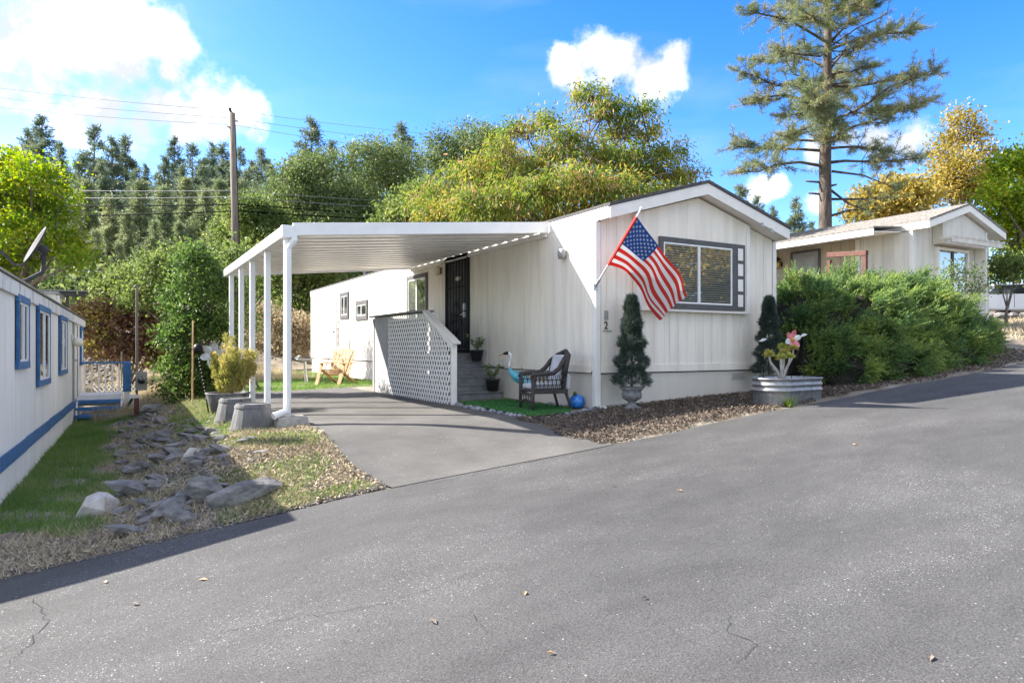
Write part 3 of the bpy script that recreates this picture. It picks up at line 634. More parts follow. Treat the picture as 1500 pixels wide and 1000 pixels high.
part('roof', MB().prism([(-3.72,HT-.02),(-1.8,HT+.07),(.05,HT-.02),(.05,HT-.045),(-1.8,HT+.04),(-3.72,HT-.045)], 1, A0-.06, A1+.06), 'galv', lhm)
n = 7; st = (A1-A0+.1)/n
for k in range(n): part('eave_fascia', MB().box(.012,.045,A0-.05+k*st+.002,A0-.05+(k+1)*st-.002,HT-.24,HT-.05), 'fascia2', lhm, bevel=.004)
part('eave_drip', MB().box(.046,.056,A0-.05,A1+.05,HT-.07,HT-.05), 'iron', lhm)
for k in range(5):
    a = A0+k*(A1-A0)/5; part('stripe_board', MB().box(.012,.03,a+.002,a+(A1-A0)/5-.002,-.37+.017*k*.6,-.2+.017*k*.6), 'blue', lhm, bevel=.004)
def blue_window(v0, v1, z0, z1, wd=.09):
    wn = obj('window', MB().box(.009,.013,v0+.02,v1-.02,z0+.02,z1-.02).mesh('window','dark'), lhm)
    [part('frame_board', wbox('y',.01,1,a_,b_,c_,d_,.002,.045), 'blue', wn, bevel=.004) for a_,b_,c_,d_ in ((v0,v1,z1-wd,z1),(v0,v1,z0,z0+wd),(v0+wd-.04,v0+wd,z0+wd,z1-wd),(v1-wd,v1-wd+.04,z0+wd,z1-wd))]
    frame_parts(wn, 'y', .01, 1, v0+wd, v1-wd, z0+wd, z1-wd, .03, .035, 'alum', 'sash')
    m_ = (v0+v1)/2; part('sash', wbox('y',.01,1,m_-.02,m_+.02,z0+wd+.03,z1-wd-.03,.01,.04), 'alum', wn)
    part('pane', wbox('y',.01,1,v0+wd+.03,v1-wd-.03,z0+wd+.03,z1-wd-.03,.02,.024), 'wglass', wn)
    for k in range(5):
        q = v0+wd+.04+(m_-v0-wd-.06)*k/5; part('curtain', wbox('y',.01,1,q,q+(m_-v0-wd-.06)/5*.96,z0+wd+.03,z1-wd-.03,.006+.004*(k%2),.012+.004*(k%2)), 'curtain', wn)
# (v measured along the wall from its reference point)
for v0, v1, z0, z1 in ((.9,1.88,.72,1.64),(2.8,4.3,.42,1.64),(5.88,7.3,.5,1.63),(11.0,11.8,.6,1.58)): blue_window(v0, v1, z0, z1)
dr = obj('door', wbox('y',.01,1,9.0,9.9,-.15,1.55,.004,.02).mesh('door','siding2'), lhm)
frame_parts(dr, 'y', .01, 1, 8.94, 9.96, -.2, 1.6, .05, .04, 'greypanel')
part('handle', MB().tube([(.03,9.1,.75),(.09,9.1,.75)], .03, 8), 'bare', dr)
ll = obj('wall_lamp', MB().box(.012,.06,8.62,8.74,1.2,1.32).mesh('wall_lamp','bare'), lhm)
part('lamp_globe', MB().lathe([(.02,0),(.08,.03),(.1,.1),(.08,.17),(.03,.2)], 12, 1, 1, (.14,8.68,1.05)), 'lampglass', ll, smooth=True)
part('skirting_wire', MB().tube([(.02,1.0,-.75),(.05,1.6,-.78),(.04,2.4,-.77)], .006, 5), 'wire', lhm)
# satellite dish on its roof edge
sdh = thing('satellite_dish', 'grey satellite dish on a bent mast at the blue-trimmed home roof edge', 'satellite dish', (-7.62,2.3,1.84))
part('mast', MB().tube([(0.03,.0,-.02),(.12,.12,.05),(.24,.26,.15),(.26,.27,.3),(.25,.25,.36)], .028, 8), 'dishgrey', sdh, smooth=True)
part('mast_foot', MB().box(-.06,.08,-.08,.08,-.03,-.0), 'bare', sdh)
b = MB(); prof = []
nrm = Vector((-.85,-.22,.42)).normalized(); tx = nrm.cross(Vector((0,0,1))).normalized(); ty = tx.cross(nrm)
cdish = Vector((.2,.2,.5)); rings = [0,.08,.16,.23,.275]; seg = 24; vs_ = []
for lay in (0, .012):
    for r in rings:
        for j in range(seg):
            a = 2*PI*j/seg; vs_.append(cdish+tx*r*math.cos(a)*.9+ty*r*math.sin(a)+nrm*(r*r*.55-lay))
fs = []; nr = len(rings)
for l in range(2):
    for i in range(nr-1):
        for j in range(seg):
            o = l*nr*seg; q = (o+i*seg+j,o+i*seg+(j+1)%seg,o+(i+1)*seg+(j+1)%seg,o+(i+1)*seg+j); fs.append(q)
fs += [((nr-1)*seg+j,(nr-1)*seg+(j+1)%seg,nr*seg+(nr-1)*seg+(j+1)%seg,nr*seg+(nr-1)*seg+j) for j in range(seg)]
b.add(vs_, fs); part('reflector', b, 'dishgrey', sdh, smooth=True)
tip = cdish+nrm*.55-ty*.18
part('feed_arm', MB().tube([cdish-ty*.3+nrm*.02, cdish-ty*.36+nrm*.1, tip], .016, 6), 'dishgrey', sdh)
part('feed_horn', MB().tube([tip+ty*.02,tip+ty*.1-nrm*.04], .035, 8), 'white', sdh)
part('back_bracket', MB().tube([cdish-nrm*.02,cdish-nrm*.12-ty*.04], .06, 10).tube([cdish-nrm*.1-ty*.05,Vector((.25,.25,.34))], .035, 8), 'dishgrey', sdh)
b = MB(); b.tube([(0,-.12,0),(-.02,-.18,-.03),(-.02,-.16,-.14),(.03,-.1,-.2),(.05,-.12,-.26)], .006, 5); part('cable', b, 'wire', sdh)

# porch and steps of that home
bp = thing('entry_porch', 'small white porch with blue rails and blue steps at the blue-trimmed home', 'porch', (-7.36,10.05,gzf(-7,9.6)))
for k in range(6): part('deck_board', MB().box(.02,.95,.5+k*.18,.67+k*.18,.52,.56), 'siding2', bp, bevel=.005)
part('platform_skirt', MB().box(.02,.95,.46,.49,.3,.555), 'siding2', bp)
for k in range(3):
    z = .02+.15*k; part('step_tread', MB().box(.0,.93,-.32+k*.27,-.02+k*.27,z+.05,z+.125), 'blue', bp, bevel=.005)
for x in (.0,.9): part('stringer', MB().prism([(-.3,-.1),(.45,-.1),(.45,.52),(.35,.52),(-.3,.06)], 0, x, x+.035), 'siding2', bp)
for x, y in ((.97,.45),(.97,1.5)): part('rail_post', MB().box(x,x+.13,y,y+.09,-.15,1.28), 'siding2', bp, bevel=.006)
part('newel_sleeve', MB().box(.945,1.125,.42,.57,.62,1.3), 'blue', bp, bevel=.006)
part('top_rail', MB().box(.03,1.13,1.52,1.62,1.285,1.325), 'blue', bp, bevel=.006)
part('top_rail', MB().box(.97,1.09,.58,1.5,1.30,1.335), 'blue', bp, bevel=.006)
for k in range(6): part('baluster', MB().box(.1+k*.15,.135+k*.15,1.54,1.58,.56,1.285), 'siding2', bp)
for k in range(5): part('baluster', MB().box(1.01,1.045,.7+k*.16,.735+k*.16,.56,1.3), 'siding2', bp)
# electric service: meter post with conduit
mp_ = thing('meter_post', 'grey conduit post with electric meter box beside the blue porch steps', 'utility post', (-6.12,10.25,gzf(-6.1,10.2)))
part('conduit', MB().tube([(0,0,-.1),(0,0,2.95)], .03, 10), 'polewood', mp_); part('conduit_cap', MB().tube([(0,0,2.94),(0,0,3.0),(-.05,-.03,3.03)], .035, 8), 'polewood', mp_)
part('meter_box', MB().box(-.02,.22,-.12,.06,.5,.95), 'greypanel', mp_, bevel=.01); part('meter_dial', MB().lathe([(.09,0),(.09,.06),(.05,.09),(0,.095)], 16, 1, 1), 'glass', mp_, loc=(.1,-.12,.75), rot=(PI/2,0,0))
part('breaker_box', MB().box(-.16,.06,-.1,.02,.06,.4), 'white', mp_, bevel=.008); part('hose', MB().tube([(-.1,-.1,.3),(-.22,-.2,.1),(-.34,-.4,.0)], .03, 8), 'wire', mp_)
# white outbuilding behind it
shd = thing('shed', 'plain white flat-roofed outbuilding rising behind the blue-trimmed home', 'shed', (-11.5,21,gzf(-10,21)))
part('wall', MB().box(0,3.0,0,3,-.5,3.75), 'siding2', shd); part('roof', MB().box(-.1,3.1,-.1,3.1,3.752,3.85), 'galv', shd); part('corner_trim', MB().box(2.93,3.02,-.02,.08,-.5,3.74), 'trim', shd)
part('downspout', MB().tube([(3.08,-.05,3.7),(3.08,-.05,0)], .05, 8), 'alum', shd)

# ============================================================ neighbouring cream mobile home on the right
NB = (12.83,2.26); NZ = 1.5
nh = thing('mobile_home', 'cream mobile home with wide gable and pergola window beyond the juniper hedge', 'house', (NB[0],NB[1],0))
NW, NL, NT, NR = 4.2, 16, 4.52, 5.17
nu = NT-.26
siding('siding_panel', nh, 'y', 0, .08, NL-.06, NZ-.6, flat(nu), -1, 'siding3', 1.22, .305, .012, .02)
siding('siding_panel', nh, 'y', NW, .08, NL-.06, NZ-.6, flat(nu), 1, 'siding3', 1.22, .305, .012, .02)
def ngt(s): return nu+(NR-NT)*(1-abs(s-NW/2)/(NW/2))
ngt.breaks = [NW/2]
siding('siding_panel', nh, 'x', 0, .08, NW-.08, NZ-.6, ngt, -1, 'siding3', 1.22, .305, .012, .02)
siding('siding_panel', nh, 'x', NL, .08, NW-.08, NZ-.6, ngt, 1, 'siding3', 1.22, .305, .012, .02)
for x0, y0 in ((-.012,-.012),(NW-.085,-.012)): part('corner_board', MB().box(x0,x0+.097,y0,y0+.097,NZ-.6,nu), 'trim', nh, bevel=.005)
gable_roof(nh, NW, -.5, NL+.2, NT, NR, 'shingle2', 'trim', .2, .05, .04)
for k in range(14):                                      # shingle courses on the slope that shows
    for s in (-1,):
        t0 = k/14; x = NW/2-(NW/2+.04)*(1-t0); z = NT+(NR-NT)*t0
        x1 = NW/2-(NW/2+.04)*(1-(k+1)/14)+.03; z1 = NT+(NR-NT)*(k+1)/14+.006
        part('shingle_course', MB().add([(x,-.51,z+.02),(x1,-.51,z1+.004),(x1,NL,z1+.004),(x,NL,z+.02),(x,-.51,z+.003),(x,NL,z+.003)], [(0,1,2,3),(0,3,5,4)]), 'shingle2', nh)
# bay panel and trims on the gable, window with a small pergola shade
part('bay_panel', MB().prism([(1.0,3.95),(3.35,3.95),(3.35,ngt(3.35)-.03),(NW/2,ngt(NW/2)-.03),(1.0,ngt(1.0)-.03)], 1, -.3, -.013), 'siding3', nh)
for x in (3.36,): part('bay_trim', MB().box(x,x+.09,-.31,-.013,2.0,ngt(x)-.06), 'trim', nh)
nw_ = obj('window', MB().box(1.2,2.75,-.04,-.02,2.3,3.8).mesh('window','curtain'), nh)
frame_parts(nw_, 'x', 0, -1, 1.12, 2.83, 2.2, 3.88, .08, .11, 'trim')
part('sash', wbox('x',0,-1,1.93,1.99,2.28,3.8,.05,.1), 'charcoal', nw_)
for a0, a1 in ((1.2,1.93),(1.99,2.75)): part('pane', wbox('x',0,-1,a0,a1,2.28,3.8,.06,.065), 'wglass', nw_)
pg = obj('pergola_shade', MB().box(.75,3.45,-.72,-.66,3.92,4.04).mesh('pergola_shade','siding3'), nh)
for k in range(9): part('pergola_slat', MB().box(.8+k*.32,.86+k*.32,-.8,-.31,4.041,4.1), 'siding3', pg)
# covered side porch
part('porch_fascia', MB().prism([(.27,4.07),(.27,4.255),(9,4.255),(9,4.07)], 0, -1.42, -1.38), 'trim', nh)
prf = MB(); prf.prism([(-1.44,4.3),(-.07,4.42),(-.07,4.38),(-1.44,4.26)], 1, .25, 9); part('porch_roof', prf, 'shingle2', nh)
for k in range(22): part('porch_soffit_panel', MB().prism([(-1.37,4.16),(-.02,4.25),(-.02,4.27),(-1.37,4.18)], 1, .3+k*.38, .3+k*.38+.37), 'alum', nh)
for v in (4.6,8.9): part('porch_post', MB().box(-1.45,-1.36,v-.045,v+.045,.9,4.065), 'trim', nh, bevel=.005)
part('wall_board', wbox('y',0,-1,1.55,1.68,NZ-.2,nu-.05,.012,.05), 'trim', nh)
siding('porch_wall_panel', nh, 'y', -.02, 1.72, 6.6, NZ+.2, flat(4.23), -1, 'tan', 1.22, .305, .012, .02, .012)
ndr = obj('door', wbox('y',-.02,-1,2.93,3.87,2.02,4.05,.012,.04).mesh('door','greypanel'), nh)
frame_parts(ndr, 'y', -.02, -1, 2.86, 3.94, 1.97, 4.12, .07, .06, 'charcoal', d0=.012)
for v0 in (3.03,3.47):
    for z0 in (2.22,2.92,3.5): part('door_panel', wbox('y',-.02,-1,v0,v0+.3,z0,z0+.45 if z0 < 3.4 else z0+.4,.041,.055), 'greypanel', ndr, bevel=.01)
nl = obj('wall_lantern', MB().box(-.09,-.04,4.28,4.4,3.7,3.85).mesh('wall_lantern','iron'), nh)
part('lantern_glass', MB().lathe([(.03,0),(.08,.05),(.1,.2),(.03,.3)], 6, 1, 1, (-.2,4.34,3.6)), 'brass', nl); part('lantern_cap', MB().lathe([(.12,0),(.02,.1),(.0,.14)], 6, 1, 1, (-.2,4.34,3.9)), 'iron', nl)
rl = thing('porch_railing', 'dark red wooden railing beam on the cream home side porch', 'railing', (11.5,2.82,1.9))
part('top_rail', MB().bar((0,-.06,1.7),(0,1.15,1.78),.12,.14), 'redwood', rl, bevel=.01)
for v in (0,1.1): part('rail_post', MB().box(-.05,.05,v-.05,v+.05,-.8,1.62), 'redwood', rl)
part('lower_rail', MB().box(-.03,.03,.051,1.049,.9,1.0), 'redwood', rl)

# ------------------------------------------------------------ flag on its pole
fl = thing('flag', 'American flag with stars and stripes on a white pole at the gable corner', 'flag', (0,0,0))
B0 = Vector((-.03,-.02,1.93)); T0 = Vector((-.03,-1.1,2.96)); pd = (T0-B0)
part('pole', MB().tube([B0,B0+pd*.5,T0], [.014,.0135,.013], 10), 'white', fl, smooth=True)
part('pole_ball', MB().lathe([(0,-.028),(.02,-.02),(.028,0),(.02,.02),(0,.028)], 12, 1, 1), 'white', fl, smooth=True, loc=T0)
part('pole_bracket', MB().box(-.07,.01,-.035,-.013,1.86,1.98).tube([B0,B0+pd*.1], .022, 8), 'bare', fl)
Hh = B0+pd*.905; Hl = B0+pd*.30                            # hoist top and bottom on the pole
NX, NY = 60, 39
def fpt(s, t):                                           # s along the fly 0-1, t down the hoist 0-1
    p = Hh.lerp(Hl, t)
    du = 1.08*s-.06*t*s; dz = -(1.09*s)+t*(.26*s+.05*math.sin(PI*min(1,s)))
    dz += .12*math.sin(PI*s)*(t)*1.0+.05*math.sin(PI*s)
    dv = .06*math.sin(s*7+t*3)*s+.035*math.sin(s*15-t*5)*s+.05*s*t+.02*math.sin(t*16+s*3)*s
    return p+Vector((du, dv+.02*math.sin(t*9+s*2)*s, dz))
vs_ = []; fs = []; mi = []
for lay in (0,1):
    for i in range(NX+1):
        for j in range(NY+1):
            s, t = i/NX, j/NY; p = fpt(s, t)
            if lay:
                nr_ = (fpt(min(1,s+.01),t)-fpt(max(0,s-.01),t)).cross(fpt(s,min(1,t+.01))-fpt(s,max(0,t-.01))).normalized(); p = p+nr_*.002
            vs_.append(p)
for lay in (0,1):
    o = lay*(NX+1)*(NY+1)
    for i in range(NX):
        for j in range(NY):
            q = (o+i*(NY+1)+j, o+(i+1)*(NY+1)+j, o+(i+1)*(NY+1)+j+1, o+i*(NY+1)+j+1)
            fs.append(q if lay else q[::-1]); st = j//3
            mi.append(2 if (i < NX*.4 and j < 21) else (0 if st % 2 == 0 else 1))
b = MB(); b.v = [tuple(p) for p in vs_]; b.f = fs; b.mi = mi
cloth = obj('cloth', b.mesh('cloth', ['red','fwhite','fblue'], True, fix=False), fl)
sv = MB()
for row in range(9):
    for k in range(6 if row % 2 == 0 else 5):
        s0 = (.4/12)*(1+2*k if row % 2 == 0 else 2+2*k); t0 = (7/13)*(row+1)/10
        for sd_ in (-1, 1):
            pts = []
            for q in range(10):
                r_ = (.03 if q % 2 == 0 else .0118); a = 2*PI*q/10
                ss, tt = s0-math.cos(a)*0+math.sin(a)*r_/1.55, t0-math.cos(a)*r_/.93
                p = fpt(ss, tt); nr_ = (fpt(ss+.01,tt)-fpt(ss-.01,tt)).cross(fpt(ss,tt+.01)-fpt(ss,tt-.01)).normalized()
                pts.append(p+nr_*(.0045 if sd_ > 0 else -.0025))
            c = sum(pts, Vector())/10; sv.add([c]+pts, [(0,1+q,1+(q+1)%10) for q in range(10)])
part('stars', sv, 'fwhite', cloth)
part('grommet_tape', MB().bar(Hh,Hl,.03,.03), 'red', fl)

# ------------------------------------------------------------ wicker chair
ch = thing('wicker_chair', 'dark brown wicker armchair with pale cushions on the green turf', 'chair', (-.68,.46,.0), math.radians(-8))
ch.scale = (.9,.9,.88)                                   # the chair faces -x; y is across
for y in (-.27,.27):
    part('leg', MB().tube([(-.33,y,-.03),(-.33,y,.2),(-.32,y,.62)], [.027,.033,.038], 8), 'wicker', ch, smooth=True)
    part('leg', MB().tube([(.42,y*.95,-.03),(.3,y*.9,.34)], [.022,.03], 8), 'wicker', ch, smooth=True)
    part('arm', MB().tube([(-.35,y,.58),(-.33,y*1.03,.635),(-.1,y*1.05,.65),(.05,y*1.05,.66),(.16,y*1.03,.74),(.26,y*.95,.88),(.38,y*.6,.99)], [.035,.04,.042,.042,.04,.042,.045], 8), 'wicker', ch, smooth=True)
    b = MB()                                             # open weave under the arm
    for k in range(8):
        x = -.3+k*.078; b.bar((x,y,.36),(x+.05,y,.63),.008,.012); b.bar((x+.05,y,.36),(x,y,.63),.008,.012)
    for z in (.45,.54): b.bar((-.31,y,z),(.3,y,z),.01,.016)
    part('arm_weave', b, 'wicker', ch)
    part('side_rail', MB().box(-.33,.33,y-.03,y+.03,.3,.37), 'wicker', ch, bevel=.01)
part('back_rim', MB().tube([(.26,-.26,.62),(.3,-.27,.8),(.38,-.2,.97),(.43,0,1.04),(.38,.2,.97),(.3,.27,.8),(.26,.26,.62)], .05, 8), 'wicker', ch, smooth=True)
b = MB(); b.prism([(.25,.34),(.31,.34),(.44,.98),(.38,.98)], 1, -.2,.2); part('back_weave', b, 'wicker', ch, bevel=.02)
part('seat_base', MB().box(-.33,.3,-.238,.238,.33,.375), 'wicker', ch, bevel=.01)
b = MB()
for k in range(7):
    y = -.22+k*.074; b.bar((-.345,y,.3),(-.345,y+.05,.14),.008,.012); b.bar((-.345,y+.05,.3),(-.345,y,.14),.008,.012)
b.tube([(-.345,-.26,.13),(-.345,0,.2),(-.345,.26,.13)], .014, 6).tube([(-.345,-.26,.3),(-.345,.26,.3)], .018, 6); part('apron', b, 'wicker', ch)
part('seat_cushion', MB().box(-.32,.24,-.23,.23,.378,.47), 'cushion', ch, bevel=.035)
b = MB(); b.prism([(.14,.46),(.235,.43),(.37,.97),(.27,.99)], 1, -.215,.215); part('back_cushion', b, 'cushion', ch, bevel=.045)
b = MB(); b.prism([(.34,.36),(.42,.36),(.44,.62),(.36,.66)], 1, -.2,.2); part('hanging_cushion_back', b, 'cushion', ch, bevel=.03)

# ------------------------------------------------------------ heron ornament, blue ornament
hr = thing('heron_ornament', 'teal metal heron garden ornament with curved neck beside the wicker chair', 'ornament', (-.5,1.45,0), math.radians(140)); hr.scale = (.84,.84,.88)
part('body', MB().tube([(-.24,0,.36),(-.14,0,.42),(0,0,.5),(.12,0,.56),(.2,0,.62),(.24,0,.7)], [.015,.07,.115,.1,.06,.03], 12), 'teal', hr, smooth=True)
for s in (-1,1):
    b = MB()
    for k in range(6): b.tube([(.1-.05*k,s*.09,.56-.02*k),(-.02-.05*k,s*.115,.47-.018*k),(-.12-.045*k,s*.08,.38-.01*k)], [.03,.035,.006], 6)
    part('wing', b, 'teal', hr)
    part('leg', MB().tube([(0,s*.04,.45),(.03,s*.045,.24),(0,s*.045,0),(.08,s*.05,-.01)], .009, 6), 'wire', hr)
part('neck', MB().tube([(.24,0,.68),(.25,0,.78),(.22,0,.88),(.21,0,.95),(.25,0,1.0),(.3,0,1.0)], [.03,.022,.02,.02,.024,.03], 8), 'silver', hr, smooth=True)
part('head', MB().tube([(.27,0,1.005),(.32,0,1.0),(.38,0,.985)], [.03,.034,.014], 8), 'iron', hr, smooth=True)
part('beak', MB().tube([(.37,0,.987),(.5,0,.935)], [.014,.003], 6), 'orange', hr)
bo = MB(); bo.lathe([(.03,0),(.09,.03),(.115,.1),(.105,.17),(.06,.21),(.02,.225)], 18, 1, 1, flute=.1, nfl=9)
go = thing('garden_ornament', 'bright blue ribbed glass ornament on stones behind the wicker chair', 'ornament', (-.12,.35,.0))
part('globe', bo, 'bluepl', go, smooth=True); part('stand', MB().lathe([(.06,-.04),(.05,.01),(.03,.02)], 10), 'iron', go)
part('leaf_trim', MB().tube([(-.02,0,.21),(-.06,-.03,.25),(-.1,-.04,.22)], [.02,.03,.005], 6), 'shrub', go)

# ------------------------------------------------------------ potted plants on the steps
def pot_plant(label, loc, h, seed, s=1):
    t = thing('potted_plant', label, 'plant', loc, 0, None)
    part('pot', MB().lathe([(.085*s,0),(.12*s,.17*s),(.13*s,.175*s),(.13*s,.2*s),(.115*s,.2*s),(.11*s,.17*s)], 18), 'blackpl', t, smooth=True)
    rng = np.random.default_rng(seed); b = MB(); P = []; D = []
    for k in range(9):
        a = rng.uniform(0,6.28); tip = (math.cos(a)*.17*s*rng.uniform(.3,1), math.sin(a)*.17*s*rng.uniform(.3,1), .2*s+h*rng.uniform(.6,1))
        b.tube([(0,0,.15*s),(tip[0]*.5,tip[1]*.5,(.15*s+tip[2])*.5),tip], .005, 5)
        for q in range(26):
            f = rng.uniform(.35,1.05); P.append((tip[0]*f+rng.normal(0,.02),tip[1]*f+rng.normal(0,.02),.15*s+(tip[2]-.15*s)*f)); D.append(rng.normal(size=3)+(0,0,.5))
    part('stem', b, 'bark', t)
    V, F = leaves(np.array(P), np.array(D), rng.uniform(.035,.06,len(P)), .03, rng); obj('foliage', npmesh('foliage', V, F, 'potplant'), t)
pot_plant('leafy plant in a black pot on the upper porch step', (-.2,3.72,.701), .3, 1, 1.15)
pot_plant('leafy plant in a black pot at the foot of the porch stairs', (-.26,2.93,.141), .28, 2, 1.15)
mbx = thing('mailbox', 'small black wire mail rack on the wall beside the security door', 'mail rack', (-.03,5.9,1.2))
for k in range(3): part('rack_bar', MB().box(-.1,-.0,-.2,.12,k*.14,k*.14+.02), 'iron', mbx)
for y in (-.2,.1): part('rack_upright', MB().box(-.03,0,y,y+.02,.021,.279), 'iron', mbx)

# ------------------------------------------------------------ urn with topiary, second topiary
def topiary(t, z0, z1, rmax, seed, tuft):
    rng = np.random.default_rng(seed); n = 1500; h = rng.uniform(0,1,n)**.85
    r = rmax*(1-h)**.7*(.62+.38*np.sin(h*15+.6)**2)+.02
    a = rng.uniform(0,2*PI,n); rr_ = r*np.sqrt(rng.uniform(.25,1,n)); c = np.stack([np.cos(a)*rr_, np.sin(a)*rr_, z0+(z1-z0)*h], 1)
    out = np.stack([np.cos(a), np.sin(a), np.full(n,.75)], 1); k = 16
    P = np.repeat(c, k, 0)+rng.normal(0,.012,(n*k,3)); D = np.repeat(out, k, 0)+rng.normal(0,.75,(n*k,3))
    V, F = leaves(P, D, rng.uniform(.5,1,n*k)*tuft, .007, rng); obj('foliage', npmesh('foliage', V, F, 'topiary'), t)
    part('trunk', MB().tube([(0,0,z0-.12),(0,0,z1-.1)], [.025,.008], 7), 'bark', t)
um = thing('urn_topiary', 'dark green spire topiary in a fluted grey urn before the gable wall', 'planter', (.42,-.36,gzf(.42,-.36)))
part('urn', MB().lathe([(.15,0),(.15,.03),(.11,.05),(.06,.09),(.065,.13),(.1,.15),(.145,.18),(.155,.24),(.14,.28),(.15,.3),(.185,.335),(.185,.355),(.15,.35)], 32, flute=.02, nfl=16), 'urn', um, smooth=True)
part('plinth', MB().box(-.15,.15,-.15,.15,-.06,-.002), 'urn', um, bevel=.01)
topiary(um, .36, 1.76, .3, 11, .09)
t2 = thing('urn_topiary', 'dark spire topiary behind the galvanised trough at the house corner', 'planter', (3.52,-.42,gzf(3.5,-.4)))
part('urn', MB().lathe([(.13,-.05),(.13,.04),(.07,.1),(.14,.18),(.15,.26),(.18,.33),(.15,.33)], 24, flute=.02, nfl=12), 'urn', t2, smooth=True)
topiary(t2, .34, 1.7, .29, 12, .09)

# ------------------------------------------------------------ galvanised trough with succulents and stakes
tz = gzf(2.45,-1.7)-.05
tk = thing('stock_tank_planter', 'oval ribbed galvanised steel trough planter at the edge of the road', 'planter', (2.4,-1.66,tz), math.radians(2))
def oval(rx, ry, n=64):
    P = []
    for j in range(n):
        a = 2*PI*j/n; cx_ = (rx-ry) if math.cos(a) > 0 else -(rx-ry); P.append((cx_+ry*math.cos(a), ry*math.sin(a)))
    return P
b = MB(); prof = [(-.02,0),(-.018,.03),(-.006,.2),(0,.215),(.018,.23),(.018,.25),(0,.265),(0,.3),(.014,.312),(.014,.33),(0,.345),(.0,.39),(.02,.4),(.02,.42),(0,.42),(-.015,.41),(-.02,.3)]
n_ = 96; vs_ = []
for q, (dr_, z) in enumerate(prof):
    ov = oval(.62+dr_, .32+dr_, n_)
    for j, (x, y) in enumerate(ov):
        k = 1+(.012*(1 if j % 2 else -1) if z < .21 and q > 0 else 0); vs_.append((x*k, y*k, z))
fs = [(i*n_+j, i*n_+(j+1)%n_, (i+1)*n_+(j+1)%n_, (i+1)*n_+j) for i in range(len(prof)-1) for j in range(n_)]+[tuple(reversed(range(n_)))]
b.add(vs_, fs); part('tank', b, 'galv', tk, smooth=True)
b = MB(); ov = oval(.595,.295,48); b.add([(x,y,.33) for x,y in ov]+[(0,0,.36)], [(j,(j+1)%48,48) for j in range(48)]); part('potting_soil', b, 'mulch', tk)
suc = thing('succulent', 'branching succulent with yellow-green rosettes in the galvanised trough', 'plant', (2.28,-1.66,tz+.35))
rng = np.random.default_rng(3); b = MB(); heads = [(-.25,.03,.4),(-.13,-.08,.36),(.05,0,.44),(.14,.1,.52),(.2,-.05,.5),(-.18,.1,.42),(.02,-.12,.38)]
P = []; D = []
for x, y, z in heads:
    b.tube([(0,0,-.03),(x*.35,y*.35,z*.4),(x*.9,y*.9,z*.75),(x,y,z)], [.028,.022,.016,.012], 7)
    for q in range(60):
        d = rng.normal(size=3); d[2] = abs(d[2])*.8-.1; d /= np.linalg.norm(d); P.append(np.array((x,y,z))+d*.02); D.append(d)
part('stem', b, 'rockpale', suc, smooth=True)
V, F = leaves(np.array(P), np.array(D), .075, .034, rng); obj('rosettes', npmesh('rosettes', V, F, 'succulent'), suc)
def flower_stake(label, loc, h, m1, m2, s, face, name='flower_stake', mats=None):
    t = thing(name, label, 'garden stake', loc, face)
    part('stem', MB().tube([(0,0,-.05),(.01,0,h*.5),(0,0,h)], .006, 6), 'iron', t)
    for k in range(6):
        a = k*PI/3+.3; ca, sa = math.cos(a), math.sin(a); b = MB()
        pts = [(0,0,0)]; 
        outl = [(.03,.02),(.1,.06),(.16,.045),(.2,0),(.16,-.045),(.1,-.06),(.03,-.02)]
        vs_ = [(ca*r*s-sa*w_*s, -.02-.25*s*r*r*4, sa*r*s+ca*w_*s) for r, w_ in outl]
        b.add(vs_+[(v[0],v[1]+.004,v[2]) for v in vs_], [tuple(range(7)), tuple(range(13,6,-1))]+[(i,(i+1)%7,7+(i+1)%7,7+i) for i in range(7)])
        part('petal', b, (m1 if k % 3 else m2), t, loc=(0,0,h))
    part('flower_centre', MB().lathe([(0,-.03*s),(.04*s,-.01),(.04*s,.01),(0,.03*s)], 12), 'orange', t, loc=(0,-.03,h), rot=(PI/2,0,0), smooth=True)
flower_stake('pink and silver metal flower stake above the galvanised trough', (2.55,-1.62,tz+.34), .66, 'pink', 'silver', .8, math.radians(-12))
flower_stake('silver metal flower stake beside the dwarf conifer by the carport', (-5.02,4.65,gzf(-5,4.6)), 1.05, 'silver', 'silver', 1.15, math.radians(-25))
def bird_stake(label, loc, h, ornament):
    t = thing('bird_stake', label, 'garden stake', loc, math.radians(-30))
    part('rod', MB().tube([(0,0,-.05),(.005,0,h)], .006, 6), 'iron', t)
    part('bird', MB().tube([(-.07,0,h+.02),(-.03,0,h+.015),(.01,0,h+.03),(.035,0,h+.045),(.06,0,h+.042)], [.004,.013,.02,.014,.003], 8), 'silver', t, smooth=True)
    if ornament: part('bird_wing', MB().tube([(-.035,.012,h+.03),(.0,.02,h+.045),(.015,.012,h+.06)], [.004,.012,.003], 6), 'silver', t)
    part('disc', MB().lathe([(0,-.01),(.05,-.004),(.05,.004),(0,.01)], 12), 'iron', t, loc=(0,0,h*.42))
bird_stake('thin stake with small metal bird at the house end of the trough', (1.98,-1.56,tz+.36), .6, True)
bird_stake('thin stake with silver bird at the juniper end of the trough', (2.9,-1.58,tz+.36), .68, True)
rng = np.random.default_rng(4); P = np.array([(2.0,-1.98,float(gz(2.0,-1.98)))]*60)+rng.normal(0,.035,(60,3))*(1,1,0)
V, F = blades(P, rng.uniform(.08,.2,60), .012, .5, rng)
tag(obj('weed_tuft', npmesh('weed_tuft', V, F, 'yellowgreen')), 'small yellow-green weed at the foot of the galvanised trough', 'weed')

